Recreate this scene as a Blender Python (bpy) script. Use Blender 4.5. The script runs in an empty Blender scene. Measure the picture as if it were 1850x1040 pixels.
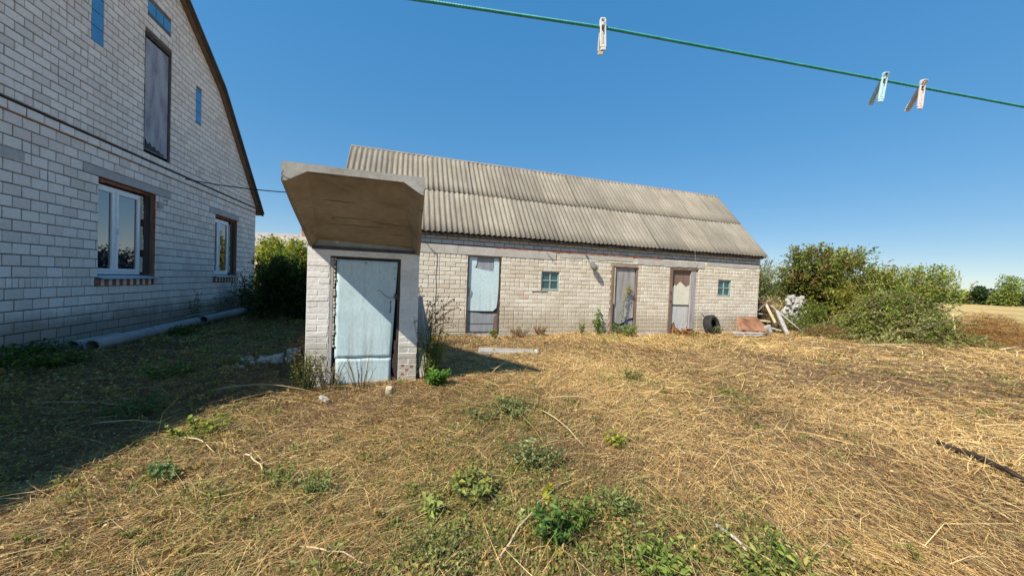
import bpy, math, random
import numpy as np
from mathutils import Vector, Matrix
R = math.radians
random.seed(7); rng = np.random.default_rng(7)
S = bpy.context.scene
COL = S.collection

# ------------------------------------------------------------------ camera
F_PX = 630.0; EYE = 1.4
roll = R(2.225); pitch = R(1.25)
fw = Vector((0, math.cos(pitch), -math.sin(pitch))); r0 = Vector((1, 0, 0)); u0 = r0.cross(fw)
cr = r0 * math.cos(roll) + u0 * math.sin(roll); cu = cr.cross(fw)
cam = bpy.data.cameras.new('camera'); camo = bpy.data.objects.new('camera', cam); COL.objects.link(camo)
cam.sensor_width = 36; cam.lens = F_PX * 36 / 1850; cam.clip_start = .05; cam.clip_end = 3000
camo.matrix_world = Matrix(((cr.x, cu.x, -fw.x, 0), (cr.y, cu.y, -fw.y, 0), (cr.z, cu.z, -fw.z, EYE), (0, 0, 0, 1)))
S.camera = camo

# ------------------------------------------------------------------ sky, sun, exposure
SUN_DIR = Vector((.63, .66, -1.0)).normalized()          # the way the light travels
elev = math.asin(-SUN_DIR.z); toward = -SUN_DIR
W_ = bpy.data.worlds.new('World'); S.world = W_; W_.use_nodes = True
nt = W_.node_tree; bg = nt.nodes['Background']
sky = nt.nodes.new('ShaderNodeTexSky'); sky.sky_type = 'NISHITA'; sky.sun_disc = False
sky.sun_elevation = elev; sky.sun_rotation = math.atan2(toward.x, toward.y)
sky.air_density = .8; sky.dust_density = 0.0; sky.ozone_density = 3.0; sky.altitude = 0
gam_ = nt.nodes.new('ShaderNodeGamma'); gam_.inputs[1].default_value = .32     # the photo's flat, saturated phone-camera rendering of the sky
hsv_ = nt.nodes.new('ShaderNodeHueSaturation'); hsv_.inputs['Hue'].default_value = .503; hsv_.inputs['Saturation'].default_value = 2.65; hsv_.inputs['Value'].default_value = 1.9
nt.links.new(sky.outputs[0], gam_.inputs[0]); nt.links.new(gam_.outputs[0], hsv_.inputs['Color']); nt.links.new(hsv_.outputs[0], bg.inputs['Color']); bg.inputs['Strength'].default_value = .15
sun = bpy.data.lights.new('sun', 'SUN'); sun.energy = 4.6; sun.angle = R(.53); sun.color = (1, .93, .82)
suno = bpy.data.objects.new('sun', sun); COL.objects.link(suno)
suno.rotation_euler = (-SUN_DIR).to_track_quat('Z', 'Y').to_euler()
S.view_settings.view_transform = 'Standard'; S.view_settings.look = 'None'
S.view_settings.exposure = 0.6; S.view_settings.gamma = 1; S.view_settings.use_curve_mapping = False
S.cycles.max_bounces = 6; S.cycles.diffuse_bounces = 3; S.cycles.transparent_max_bounces = 6

# ------------------------------------------------------------------ helpers
def tag(o, label=None, cat=None, group=None, kind=None):
    if label: o['label'] = label
    if cat: o['category'] = cat
    if group: o['group'] = group
    if kind: o['kind'] = kind
    return o

def thing(name, label, cat, loc=(0, 0, 0), rz=0, group=None):
    o = bpy.data.objects.new(name, None); COL.objects.link(o)
    o.location = loc; o.rotation_euler = (0, 0, rz); o.empty_display_size = .2
    return tag(o, label, cat, group)

class MB:
    def __init__(s): s.v = []; s.f = []; s.c = []
    def add(s, vs, fs, col=0.0):
        b = len(s.v); s.v += [tuple(v) for v in vs]
        for f in fs: s.f.append(tuple(i + b for i in f)); s.c.append(col)
        return s
    def box(s, x0, x1, y0, y1, z0, z1, col=0.0):
        return s.add([(x0,y0,z0),(x1,y0,z0),(x1,y1,z0),(x0,y1,z0),(x0,y0,z1),(x1,y0,z1),(x1,y1,z1),(x0,y1,z1)],
                     [(0,3,2,1),(4,5,6,7),(0,1,5,4),(1,2,6,5),(2,3,7,6),(3,0,4,7)], col)
    def obox(s, M, sx, sy, sz, col=0.0):
        vs = [M @ Vector((x*sx/2, y*sy/2, z*sz/2)) for z in (-1,1) for x, y in ((-1,-1),(1,-1),(1,1),(-1,1))]
        return s.add(vs, [(0,3,2,1),(4,5,6,7),(0,1,5,4),(1,2,6,5),(2,3,7,6),(3,0,4,7)], col)
    def beam(s, a, b, w, t, up=(0,0,1), col=0.0):
        a = Vector(a); b = Vector(b); d = (b-a); L = d.length; d.normalize()
        x = d.cross(Vector(up)); 
        if x.length < 1e-4: x = d.cross(Vector((1,0,0)))
        x.normalize(); z = x.cross(d)
        M = Matrix((x, d, z)).transposed().to_4x4(); M.translation = (a+b)/2
        return s.obox(M, w, L, t, col)
    def prism(s, poly, y0, y1, col=0.0):          # polygon in x,z extruded along y
        n = len(poly); vs = [(x, y0, z) for x, z in poly] + [(x, y1, z) for x, z in poly]
        fs = [tuple(range(n)), tuple(range(2*n-1, n-1, -1))]
        fs += [(i, i+n, (i+1) % n + n, (i+1) % n) for i in range(n)]
        return s.add(vs, fs, col)
    def tube(s, pts, rad, n=8, col=0.0, cap=True):
        pts = [Vector(p) for p in pts]; m = len(pts)
        if not hasattr(rad, '__len__'): rad = [rad]*m
        vs = []; 
        for i, p in enumerate(pts):
            d = (pts[min(i+1, m-1)] - pts[max(i-1, 0)]).normalized()
            a = d.cross(Vector((0.13, .31, 1))); a.normalize(); b = d.cross(a)
            for k in range(n):
                t = 2*math.pi*k/n; vs.append(p + (a*math.cos(t) + b*math.sin(t))*rad[i])
        fs = [(i*n+k, i*n+(k+1) % n, (i+1)*n+(k+1) % n, (i+1)*n+k) for i in range(m-1) for k in range(n)]
        if cap: fs += [tuple(range(n-1, -1, -1)), tuple((m-1)*n+k for k in range(n))]
        return s.add(vs, fs, col)
    def mesh(s, name, mat):
        me = bpy.data.meshes.new(name); me.from_pydata(s.v, [], s.f)
        if any(s.c):
            a = me.attributes.new('var', 'FLOAT', 'FACE'); a.data.foreach_set('value', s.c)
        me.materials.append(mat); me.update(); return me
    def build(s, name, mat, parent=None, smooth=False):
        me = s.mesh(name, mat)
        if smooth: me.polygons.foreach_set('use_smooth', [True]*len(me.polygons))
        return link(name, me, parent)

def link(name, me, parent=None, loc=None, rot=None):
    o = bpy.data.objects.new(name, me); COL.objects.link(o)
    if parent: o.parent = parent
    if loc is not None: o.location = loc
    if rot is not None: o.rotation_euler = rot
    return o

def bevel(o, w=.01, seg=2):
    m = o.modifiers.new('bevel', 'BEVEL'); m.width = w; m.segments = seg; m.limit_method = 'ANGLE'; return o

def np_obj(name, V, Fc, mat, parent=None, cols=None, loc=None):
    me = bpy.data.meshes.new(name); nv = len(V); nf, k = Fc.shape
    me.vertices.add(nv); me.vertices.foreach_set('co', np.ascontiguousarray(V, dtype=np.float32).ravel())
    me.loops.add(nf*k); me.polygons.add(nf)
    me.loops.foreach_set('vertex_index', np.ascontiguousarray(Fc, dtype=np.int32).ravel())
    me.polygons.foreach_set('loop_start', np.arange(0, nf*k, k, dtype=np.int32))
    me.polygons.foreach_set('loop_total', np.full(nf, k, dtype=np.int32))
    me.update(calc_edges=True)
    if cols is not None:
        a = me.attributes.new('Col', 'FLOAT_COLOR', 'FACE')
        c4 = np.ones((nf, 4), dtype=np.float32); c4[:, :3] = cols; a.data.foreach_set('color', c4.ravel())
    me.materials.append(mat)
    return link(name, me, parent, loc)

# terrain height, metres
def hf(x, y):
    x = np.asarray(x, float); y = np.asarray(y, float); d = np.hypot(x, y)
    big = (.5+.5*np.tanh((d-3)/2))
    h = .022*np.sin(.9*x+1.3*y+.5) + .018*np.sin(1.9*x-1.1*y+2.) + .012*np.sin(3.3*x+2.9*y)
    c = .012*np.sin(9.1*x+3*np.sin(2.3*y))*np.sin(8.3*y+2*np.sin(3.1*x+1)) + .008*np.sin(17*x+5*np.sin(4.1*y+2))*np.sin(15*y+1)
    fade = 1/(1+(d/14)**4)
    return h*fade + c*fade - .01

# ------------------------------------------------------------------ materials
def newmat(name):
    m = bpy.data.materials.new(name); m.use_nodes = True; return m, m.node_tree, m.node_tree.nodes['Principled BSDF']
def N(t, typ, **kw):
    n = t.nodes.new(typ)
    for k, v in kw.items():
        if k in n.inputs: n.inputs[k].default_value = v
        else: setattr(n, k, v)
    return n
def coords(t, scale=(1, 1, 1), kind='Object'):
    tc = t.nodes.new('ShaderNodeTexCoord'); mp = t.nodes.new('ShaderNodeMapping'); mp.inputs['Scale'].default_value = scale
    t.links.new(tc.outputs[kind], mp.inputs[0]); return mp.outputs[0]
def noise(t, vec, sc, det=5, rough=.6, dist=0):
    n = t.nodes.new('ShaderNodeTexNoise'); n.inputs['Scale'].default_value = sc; n.inputs['Detail'].default_value = det
    n.inputs['Roughness'].default_value = rough; n.inputs['Distortion'].default_value = dist
    t.links.new(vec, n.inputs['Vector']); return n.outputs['Fac']
def ramp(t, fac, stops):
    r = t.nodes.new('ShaderNodeValToRGB'); e = r.color_ramp.elements
    while len(e) > 1: e.remove(e[-1])
    for i, (p, c) in enumerate(stops):
        el = e[0] if i == 0 else e.new(p)
        el.position = p; el.color = (*c, 1) if len(c) == 3 else c
    t.links.new(fac, r.inputs[0]); return r.outputs[0]
def mix(t, fac, a, b, mode='MIX'):
    m = t.nodes.new('ShaderNodeMix'); m.data_type = 'RGBA'; m.blend_type = mode
    for sock, v in ((m.inputs[0], fac), (m.inputs[6], a), (m.inputs[7], b)):
        if isinstance(v, (int, float)): sock.default_value = v
        elif isinstance(v, tuple): sock.default_value = (*v, 1)
        else: t.links.new(v, sock)
    return m.outputs[2]
def math_(t, op, a, b=None):
    m = t.nodes.new('ShaderNodeMath'); m.operation = op
    for i, v in enumerate((a, b)):
        if v is None: continue
        if isinstance(v, (int, float)): m.inputs[i].default_value = v
        else: t.links.new(v, m.inputs[i])
    return m.outputs[0]
def bump(t, h, bsdf, st=.3, dist=.01):
    b = t.nodes.new('ShaderNodeBump'); b.inputs['Strength'].default_value = st; b.inputs['Distance'].default_value = dist
    t.links.new(h, b.inputs['Height']); t.links.new(b.outputs[0], bsdf.inputs['Normal'])

def rough_mat(name, cols, scale=4, rough=.85, st=.4, stretch=(1, 1, 1), spots=None, spot_scale=12, spot_at=.62, coord='Object', dist=.006, metallic=0, spec=.3):
    """noise between several colours, fine grain, optional spots"""
    m, t, b = newmat(name); v = coords(t, stretch, coord)
    n1 = noise(t, v, scale, 6, .62); n2 = noise(t, v, scale*9, 4, .6)
    k = len(cols); c = ramp(t, n1, [(.32+.36*i/max(1, k-1), cols[i]) for i in range(k)])
    c = mix(t, .35, c, ramp(t, n2, [(.3, (.62, .62, .62)), (.7, (1.25, 1.25, 1.25))]), 'MULTIPLY')
    if spots:
        n3 = noise(t, v, spot_scale, 5, .65)
        c = mix(t, ramp(t, n3, [(spot_at, (0, 0, 0)), (spot_at+.05, (1, 1, 1))]), c, spots)
    t.links.new(c, b.inputs['Base Color']); b.inputs['Roughness'].default_value = rough; b.inputs['Metallic'].default_value = metallic
    b.inputs['Specular IOR Level'].default_value = spec
    bump(t, math_(t, 'ADD', n2, math_(t, 'MULTIPLY', n1, .6)), b, st, dist)
    return m

def brick_mat(name, stops, dirt, dirt_amt=.5, st=.5, low=None):
    m, t, b = newmat(name); v = coords(t, (1, 1, 1), 'Object')
    at = t.nodes.new('ShaderNodeAttribute'); at.attribute_name = 'var'
    oi = t.nodes.new('ShaderNodeObjectInfo')
    f = math_(t, 'FRACT', math_(t, 'ADD', at.outputs['Fac'], oi.outputs['Random']))
    geo = t.nodes.new('ShaderNodeNewGeometry')
    c = ramp(t, f, stops)
    n1 = noise(t, geo.outputs['Position'], 1.1, 6, .65); n2 = noise(t, geo.outputs['Position'], 26, 5, .65); n3 = noise(t, geo.outputs['Position'], 7, 5, .7)
    c = mix(t, math_(t, 'MULTIPLY', ramp(t, n1, [(.42, (0, 0, 0)), (.72, (1, 1, 1))]), dirt_amt), c, dirt)
    c = mix(t, .45, c, ramp(t, n2, [(.3, (.72, .72, .72)), (.7, (1.15, 1.15, 1.15))]), 'MULTIPLY')
    c = mix(t, ramp(t, n3, [(.66, (0, 0, 0)), (.74, (.55, .55, .55))]), c, dirt)
    if low:                                    # rising damp and splashed soil near the ground
        sp = t.nodes.new('ShaderNodeSeparateXYZ'); t.links.new(geo.outputs['Position'], sp.inputs[0])
        zz = math_(t, 'ADD', sp.outputs[2], math_(t, 'MULTIPLY', n1, -.7))
        c = mix(t, ramp(t, zz, [(0.0, (.75, .75, .75)), (.32, (0, 0, 0))]), c, low)
    t.links.new(c, b.inputs['Base Color']); b.inputs['Roughness'].default_value = .9; b.inputs['Specular IOR Level'].default_value = .2
    bump(t, math_(t, 'ADD', n2, n3), b, st, .006); return m

def leaf_mat(name, trans=.3, rough=.55):
    m, t, b = newmat(name); at = t.nodes.new('ShaderNodeAttribute'); at.attribute_name = 'Col'
    geo = t.nodes.new('ShaderNodeNewGeometry'); n = noise(t, geo.outputs['Position'], 60, 2)
    c = mix(t, .3, at.outputs['Color'], ramp(t, n, [(.3, (.7, .7, .7)), (.7, (1.3, 1.3, 1.3))]), 'MULTIPLY')
    t.links.new(c, b.inputs['Base Color']); b.inputs['Roughness'].default_value = rough; b.inputs['Specular IOR Level'].default_value = .25
    tr = t.nodes.new('ShaderNodeBsdfTranslucent'); t.links.new(c, tr.inputs[0])
    ms = t.nodes.new('ShaderNodeMixShader'); ms.inputs[0].default_value = trans
    t.links.new(b.outputs[0], ms.inputs[1]); t.links.new(tr.outputs[0], ms.inputs[2]); t.links.new(ms.outputs[0], t.nodes['Material Output'].inputs[0])
    return m

MAT = dict(
 house_brick = brick_mat('house_brick', [(0, (.74, .65, .58)), (.35, (.88, .79, .71)), (.7, (.92, .83, .76)), (.9, (.80, .71, .65)), (1, (.84, .70, .62))], (.60, .52, .48), .35, .45, (.2, .17, .13)),
 house_mortar = rough_mat('house_mortar', [(.11, .10, .095), (.19, .175, .16)], 5, .95, .6),
 barn_brick = brick_mat('barn_brick', [(0, (.64, .55, .42)), (.3, (.74, .66, .53)), (.7, (.80, .73, .60)), (.94, (.70, .62, .48)), (1, (.66, .50, .37))], (.56, .48, .36), .4, .5, (.46, .38, .27)),
 barn_mortar = rough_mat('barn_mortar', [(.33, .28, .21), (.50, .44, .34)], 6, .95, .6),
 barn_top_brick = brick_mat('barn_top_brick', [(0, (.38, .38, .38)), (.5, (.46, .46, .45)), (1, (.52, .51, .50))], (.34, .33, .31), .3),
 dark_mortar = rough_mat('dark_mortar', [(.055, .055, .06), (.1, .095, .09)], 6, .95, .4),
 red_brick = brick_mat('red_brick', [(0, (.30, .075, .045)), (.5, (.38, .12, .07)), (1, (.22, .06, .045))], (.4, .33, .26), .5),
 white_brick = brick_mat('white_brick', [(0, (.76, .72, .66)), (.5, (.84, .81, .75)), (1, (.80, .75, .69))], (.52, .47, .41), .4, .8, (.36, .32, .24)),
 white_plaster = rough_mat('white_plaster', [(.66, .62, .56), (.80, .77, .71), (.85, .83, .78)], 3.5, .9, .8, spots=(.42, .38, .33), spot_scale=9, spot_at=.63),
 concrete = rough_mat('concrete', [(.27, .25, .22), (.36, .34, .30), (.42, .40, .36)], 3, .92, .6, spots=(.60, .58, .54), spot_scale=14, spot_at=.66),
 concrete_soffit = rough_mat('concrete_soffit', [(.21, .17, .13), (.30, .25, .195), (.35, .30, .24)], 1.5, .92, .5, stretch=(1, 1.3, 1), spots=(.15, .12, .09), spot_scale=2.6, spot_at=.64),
 lintel = rough_mat('lintel', [(.44, .40, .34), (.56, .52, .46)], 3, .9, .3),
 house_lintel = rough_mat('house_lintel', [(.42, .385, .36), (.52, .485, .455)], 3, .9, .3),
 slate = None,
 dark_wood = rough_mat('dark_wood', [(.045, .033, .028), (.10, .075, .06)], 6, .85, .6, stretch=(1, 1, .15)),
 grey_wood = rough_mat('grey_wood', [(.26, .235, .22), (.38, .355, .34), (.46, .43, .41)], 4, .85, .5, stretch=(3, 3, .35)),
 brown_wood = rough_mat('brown_wood', [(.17, .11, .08), (.28, .19, .14)], 5, .85, .5, stretch=(2, 2, .25)),
 cream_paint = rough_mat('cream_paint', [(.70, .65, .50), (.78, .74, .60)], 5, .6, .2),
 cream_wood = rough_mat('cream_wood', [(.55, .44, .27), (.72, .6, .42)], 5, .7, .3, stretch=(1, 1, .2)),
 grey_white = rough_mat('grey_white', [(.42, .42, .40), (.58, .57, .54), (.64, .63, .6)], 5, .7, .3, stretch=(2, 1, .3), spots=(.22, .15, .1), spot_scale=5, spot_at=.68),
 blue_paint = rough_mat('blue_paint', [(.47, .61, .63), (.53, .67, .69), (.56, .69, .71)], 2.6, .5, .12, stretch=(2.2, 1, .7), spots=(.30, .27, .22), spot_scale=16, spot_at=.72, spec=.4),
 pale_blue_paint = rough_mat('pale_blue_paint', [(.56, .71, .72), (.65, .78, .79)], 2.7, .4, .12, spots=(.36, .34, .30), spot_scale=14, spot_at=.72, spec=.45),
 grey_sheet = rough_mat('grey_sheet', [(.25, .26, .27), (.36, .38, .39)], 4, .6, .3, stretch=(4, 1, .5)),
 blue_panel = rough_mat('blue_panel', [(.06, .26, .52), (.09, .33, .6)], 4, .5, .2),
 attic_sheet = rough_mat('attic_sheet', [(.2, .2, .24), (.33, .33, .38), (.42, .42, .46)], 2.5, .75, .4, stretch=(2, 1, .6)),
 pvc = rough_mat('pvc', [(.87, .87, .87), (.9, .9, .9)], 2, .35, .02, spec=.5),
 sill_metal = rough_mat('sill_metal', [(.44, .47, .5), (.52, .55, .58)], 3, .4, .05, spec=.5),
 foam = rough_mat('foam', [(.50, .44, .33), (.68, .6, .48)], 14, .9, 1.0),
 teal_paint = rough_mat('teal_paint', [(.22, .38, .37), (.34, .48, .46)], 6, .6, .3),
 rust = rough_mat("rust", [(.17, .075, .04), (.30, .14, .075), (.37, .20, .12)], 3, .85, .7),
 tyre = rough_mat('tyre', [(.02, .02, .02), (.06, .055, .05)], 6, .8, .5),
 white_rubble = rough_mat('white_rubble', [(.33, .30, .26), (.58, .55, .50)], 8, .9, .9),
 stone = rough_mat('stone', [(.42, .36, .26), (.58, .50, .38)], 7, .9, .9),
 pipe = rough_mat('pipe', [(.27, .255, .25), (.36, .345, .335)], 4, .9, .5),
 bark = rough_mat('bark', [(.09, .065, .045), (.19, .15, .11)], 9, .9, .8),
 dead_wood = rough_mat('dead_wood', [(.025, .018, .014), (.075, .05, .035)], 9, .9, .8),
 dry_stalk = rough_mat('dry_stalk', [(.45, .33, .17), (.62, .5, .3)], 9, .8, .3),
 pale_wood = rough_mat('pale_wood', [(.5, .46, .4), (.66, .63, .58)], 6, .8, .4),
 black_wire = rough_mat('black_wire', [(.015, .015, .017), (.03, .03, .03)], 6, .6, .1),
 metal_dark = rough_mat('metal_dark', [(.05, .045, .04), (.12, .1, .09)], 9, .5, .3, metallic=.6),
 lamp_metal = rough_mat('lamp_metal', [(.2, .2, .19), (.3, .3, .28)], 9, .5, .2),
 far_wall = rough_mat('far_wall', [(.5, .45, .34), (.6, .55, .43)], 1, .9, .2),
 far_roof = rough_mat('far_roof', [(.30, .27, .24), (.40, .36, .32)], .7, .9, .4),
 rope = rough_mat('rope', [(.02, .26, .24), (.06, .42, .37)], 60, .5, .2, spec=.5, dist=.0005),
 peg_white = rough_mat('peg_white', [(.60, .60, .57), (.70, .69, .65)], 12, .45, .1, dist=.0002, spec=.5),
 peg_blue = rough_mat('peg_blue', [(.36, .58, .62), (.52, .70, .72)], 12, .45, .1, dist=.0002, spec=.5),
 peg_pink = rough_mat('peg_pink', [(.62, .54, .50), (.70, .63, .60)], 12, .45, .1, dist=.0002, spec=.5),
 spring = rough_mat('spring', [(.10, .06, .03), (.24, .15, .07)], 60, .5, .2, metallic=.7),
 cloth = rough_mat('cloth', [(.45, .44, .43), (.6, .6, .6)], 9, .9, .3),
 leaf = leaf_mat('leaf', .42), straw = leaf_mat('straw', .12, .6),
)
def grime(mat_, amt, col, z0, z1):
    t = mat_.node_tree; b = t.nodes['Principled BSDF']; src = b.inputs['Base Color'].links[0].from_socket
    v = coords(t, (14, 14, .9)); n_ = noise(t, v, 1.2, 5, .65); tc = coords(t, (1, 1, 1)); sp = t.nodes.new('ShaderNodeSeparateXYZ'); t.links.new(tc, sp.inputs[0])
    hgt = t.nodes.new('ShaderNodeMapRange'); hgt.inputs[1].default_value = z1; hgt.inputs[2].default_value = z0; hgt.inputs[3].default_value = .15; t.links.new(sp.outputs[2], hgt.inputs[0])
    f = math_(t, 'MULTIPLY', ramp(t, n_, [(.48, (0, 0, 0)), (.70, (amt, amt, amt))]), hgt.outputs[0])
    t.links.new(mix(t, f, src, col), b.inputs['Base Color'])
grime(MAT['blue_paint'], .85, (.27, .22, .17), 0, .9); grime(MAT['pale_blue_paint'], .6, (.35, .30, .24), .5, 1.2)
# dark interior behind panes
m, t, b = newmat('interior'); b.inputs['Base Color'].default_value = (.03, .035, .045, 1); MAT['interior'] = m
m, t, b = newmat('glass'); b.inputs['Base Color'].default_value = (.012, .025, .04, 1); b.inputs['Roughness'].default_value = .02
b.inputs['IOR'].default_value = 2.7; v = coords(t); bump(t, noise(t, v, 1.5, 2), b, .05, .01); MAT['glass'] = m
m, t, b = newmat('old_glass'); b.inputs['Base Color'].default_value = (.03, .09, .10, 1); b.inputs['Roughness'].default_value = .12
b.inputs['IOR'].default_value = 1.7; v = coords(t); bump(t, noise(t, v, 6, 2), b, .25, .01); MAT['old_glass'] = m
# asbestos cement roof sheets: grain, streaks of dirt down the slope, lichen
m, t, b = newmat('slate'); v = coords(t, (1, 1, 1)); geo = t.nodes.new('ShaderNodeNewGeometry'); oi = t.nodes.new('ShaderNodeObjectInfo')
n1 = noise(t, geo.outputs['Position'], .8, 6, .65); n2 = noise(t, geo.outputs['Position'], 38, 4, .7)
vs_ = coords(t, (9, .55, .55)); n3 = noise(t, vs_, 1.6, 5, .6); n4 = noise(t, geo.outputs['Position'], 9, 6, .75)
c = ramp(t, n1, [(.3, (.225, .20, .16)), (.5, (.28, .25, .20)), (.7, (.325, .295, .24))])
c = mix(t, .8, c, ramp(t, n3, [(.34, (.70, .68, .65)), (.6, (1.1, 1.1, 1.1))]), 'MULTIPLY')
c = mix(t, .6, c, ramp(t, n2, [(.3, (.62, .62, .62)), (.7, (1.3, 1.3, 1.3))]), 'MULTIPLY')
c = mix(t, ramp(t, n4, [(.62, (0, 0, 0)), (.70, (.6, .6, .6))]), c, (.40, .37, .29))
c = mix(t, 1.0, c, ramp(t, oi.outputs['Random'], [(0, (.84, .84, .85)), (1, (1.1, 1.08, 1.05))]), 'MULTIPLY')
t.links.new(c, b.inputs['Base Color']); b.inputs['Roughness'].default_value = .95; b.inputs['Specular IOR Level'].default_value = .15
bump(t, math_(t, 'ADD', n2, n4), b, .6, .006); MAT['slate'] = m
# dark house roofing
MAT['house_roof'] = rough_mat('house_roof', [(.07, .06, .055), (.13, .115, .11)], 3, .85, .4)

# ground: dry mown straw, bare soil, green patches, golden stubble field far off
m, t, b = newmat('dry_ground'); geo = t.nodes.new('ShaderNodeNewGeometry'); P = geo.outputs['Position']
sep = t.nodes.new('ShaderNodeSeparateXYZ'); t.links.new(P, sep.inputs[0])
n1 = noise(t, P, .55, 6, .6); n2 = noise(t, P, 3.2, 6, .7); n3 = noise(t, P, 40, 5, .75); n4 = noise(t, P, .25, 4, .6, 1.0)
mp = t.nodes.new('ShaderNodeMapping'); mp.inputs['Rotation'].default_value = (0, 0, .5); mp.inputs['Scale'].default_value = (3, 30, 3); t.links.new(P, mp.inputs[0])
n5 = noise(t, mp.outputs[0], 2.2, 5, .7, 1.2)
c = ramp(t, n2, [(.3, (.13, .08, .046)), (.45, (.24, .155, .085)), (.58, (.39, .27, .13)), (.72, (.54, .40, .20))])
c = mix(t, ramp(t, n1, [(.5, (0, 0, 0)), (.62, (.6, .6, .6))]), c, (.19, .115, .07))
c = mix(t, ramp(t, n4, [(.55, (0, 0, 0)), (.68, (.55, .55, .55))]), c, (.13, .15, .055))
c = mix(t, .75, c, ramp(t, n5, [(.3, (.5, .5, .5)), (.7, (1.45, 1.45, 1.45))]), 'MULTIPLY')
c = mix(t, .8, c, ramp(t, n3, [(.3, (.5, .5, .5)), (.7, (1.4, 1.4, 1.4))]), 'MULTIPLY')
dist = t.nodes.new('ShaderNodeVectorMath'); dist.operation = 'LENGTH'; t.links.new(P, dist.inputs[0])
far = t.nodes.new('ShaderNodeMapRange'); far.inputs[1].default_value = 16; far.inputs[2].default_value = 34; t.links.new(dist.outputs['Value'], far.inputs[0])
fc = ramp(t, noise(t, P, .06, 5, .6), [(.35, (.40, .27, .11)), (.5, (.52, .37, .15)), (.60, (.56, .42, .18)), (.68, (.24, .27, .08))])
c = mix(t, far.outputs[0], c, fc)
t.links.new(c, b.inputs['Base Color']); b.inputs['Roughness'].default_value = .95; b.inputs['Specular IOR Level'].default_value = .1
bump(t, math_(t, 'ADD', math_(t, 'MULTIPLY', n3, .6), n5), b, .9, .03); MAT['ground'] = m

# ------------------------------------------------------------------ ground sheet
def build_ground():
    def axis(lo, hi, n, k=6.0):
        u = np.linspace(-1, 1, n); s = np.sinh(k*u)/np.sinh(k); return np.where(s < 0, -s*lo, s*hi)
    xs = axis(-900, 900, 420, 7.5); ys = axis(-400, 1600, 420, 8.0)
    X, Y = np.meshgrid(xs, ys); Z = hf(X, Y)
    V = np.stack([X.ravel(), Y.ravel(), Z.ravel()], 1)
    n = len(xs); i = np.arange(len(ys)-1)[:, None]*n + np.arange(n-1)[None, :]; i = i.ravel()
    o = np_obj('ground', V, np.stack([i, i+1, i+n+1, i+n], 1), MAT['ground'])
    o.data.polygons.foreach_set('use_smooth', [True]*len(o.data.polygons)); tag(o, kind='structure')
build_ground()

# ------------------------------------------------------------------ frames of the two long walls
HA = Vector((-7.169, 4.884, 0)); HANG = R(106.6)            # house wall: x along the wall, y into the house
BA = Vector((8.116, 11.495, 0)); BANG = R(17.3)             # barn wall: x to the right (0 = right corner), y inwards
OA = Vector((-2.58, 4.38, 0)); OANG = R(16.6)                 # cellar entrance
def to_world(A, ang, x, y, z):
    return Vector((A.x + x*math.cos(ang) - y*math.sin(ang), A.y + x*math.sin(ang) + y*math.cos(ang), z))
def seen_size(p, w, h):                                      # how large a piece shows, 0 outside the frame
    d = p - Vector((0, 0, EYE)); z = d.dot(fw)
    if z < .5: return 0
    px = 925 + F_PX*d.dot(cr)/z; py = 520 - F_PX*d.dot(cu)/z
    if not (-12 < px < 1862 and -12 < py < 1052): return 0
    return w*h/z/z

def brick_mesh(name, w, h, d, mat, k):
    """one brick, front at y=0 facing -y, worn chamfered edges, origin at its centre"""
    rr = random.Random(hash((round(w, 3), round(h, 3), k)) & 0xffff)
    j = lambda a: rr.uniform(-a, a)
    c = .0025 if mat is MAT['white_brick'] else .007; out = []
    X = (-w/2, w/2); Z = (-h/2, h/2)
    for (sx, sz) in ((0,0),(1,0),(1,1),(0,1)):
        out.append((X[sx] + (c+abs(j(.005)))*(1-2*sx), -.001+j(.0012), Z[sz] + (c+abs(j(.004)))*(1-2*sz)))
    for (sx, sz) in ((0,0),(1,0),(1,1),(0,1)):
        out.append((X[sx] + j(.002), .006, Z[sz] + j(.002)))
    for (sx, sz) in ((0,0),(1,0),(1,1),(0,1)): out.append((X[sx], d, Z[sz]))
    fs = [(0,1,2,3)] + [(4+i, 4+(i+1) % 4, (i+1) % 4, i) for i in range(4)] + [(8+i, 8+(i+1) % 4, 4+(i+1) % 4, 4+i) for i in range(4)]
    return out, fs

def lay_bricks(parent, A, ang, bricks, y0, depth, mats, limit=300, name='brick'):
    """bricks: (xc, zc, w, h, matkey). The largest in view become parts, the rest one joined part per material."""
    sc = []
    for b_ in bricks:
        sc.append((seen_size(to_world(A, ang, b_[0], y0, b_[1]), b_[2], b_[3]), b_))
    sc.sort(key=lambda q: -q[0]); cache = {}; rest = {}
    for i, (s_, (x, z, w, h, mk)) in enumerate(sc):
        wk = max(.02, round(w*200)/200); hk = round(h, 3); dy = random.uniform(-.004, .0015)
        k = random.randrange(3); key = (wk, hk, mk, k)
        if i < limit and s_ > 0:
            if key not in cache:
                v, f = brick_mesh('brick', wk, hk, depth, MAT[mk], k); cache[key] = MB().add(v, f).mesh('brick', MAT[mk])
            link(name, cache[key], parent, (x, y0+dy, z), (0, random.uniform(-.012, .012), random.uniform(-.008, .008)))
        else:
            v, f = brick_mesh('brick', wk, hk, depth, MAT[mk], k)
            a = random.uniform(-.01, .01); var = random.random()*.999+.0005
            rest.setdefault(mk, MB()).add([(p[0]+x, p[1]+y0+dy, p[2]+z+a*p[0]) for p in v], f, var)
    for mk, mb in rest.items():
        o = mb.build('brickwork', MAT[mk], parent); o['kind'] = 'stuff'

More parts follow.
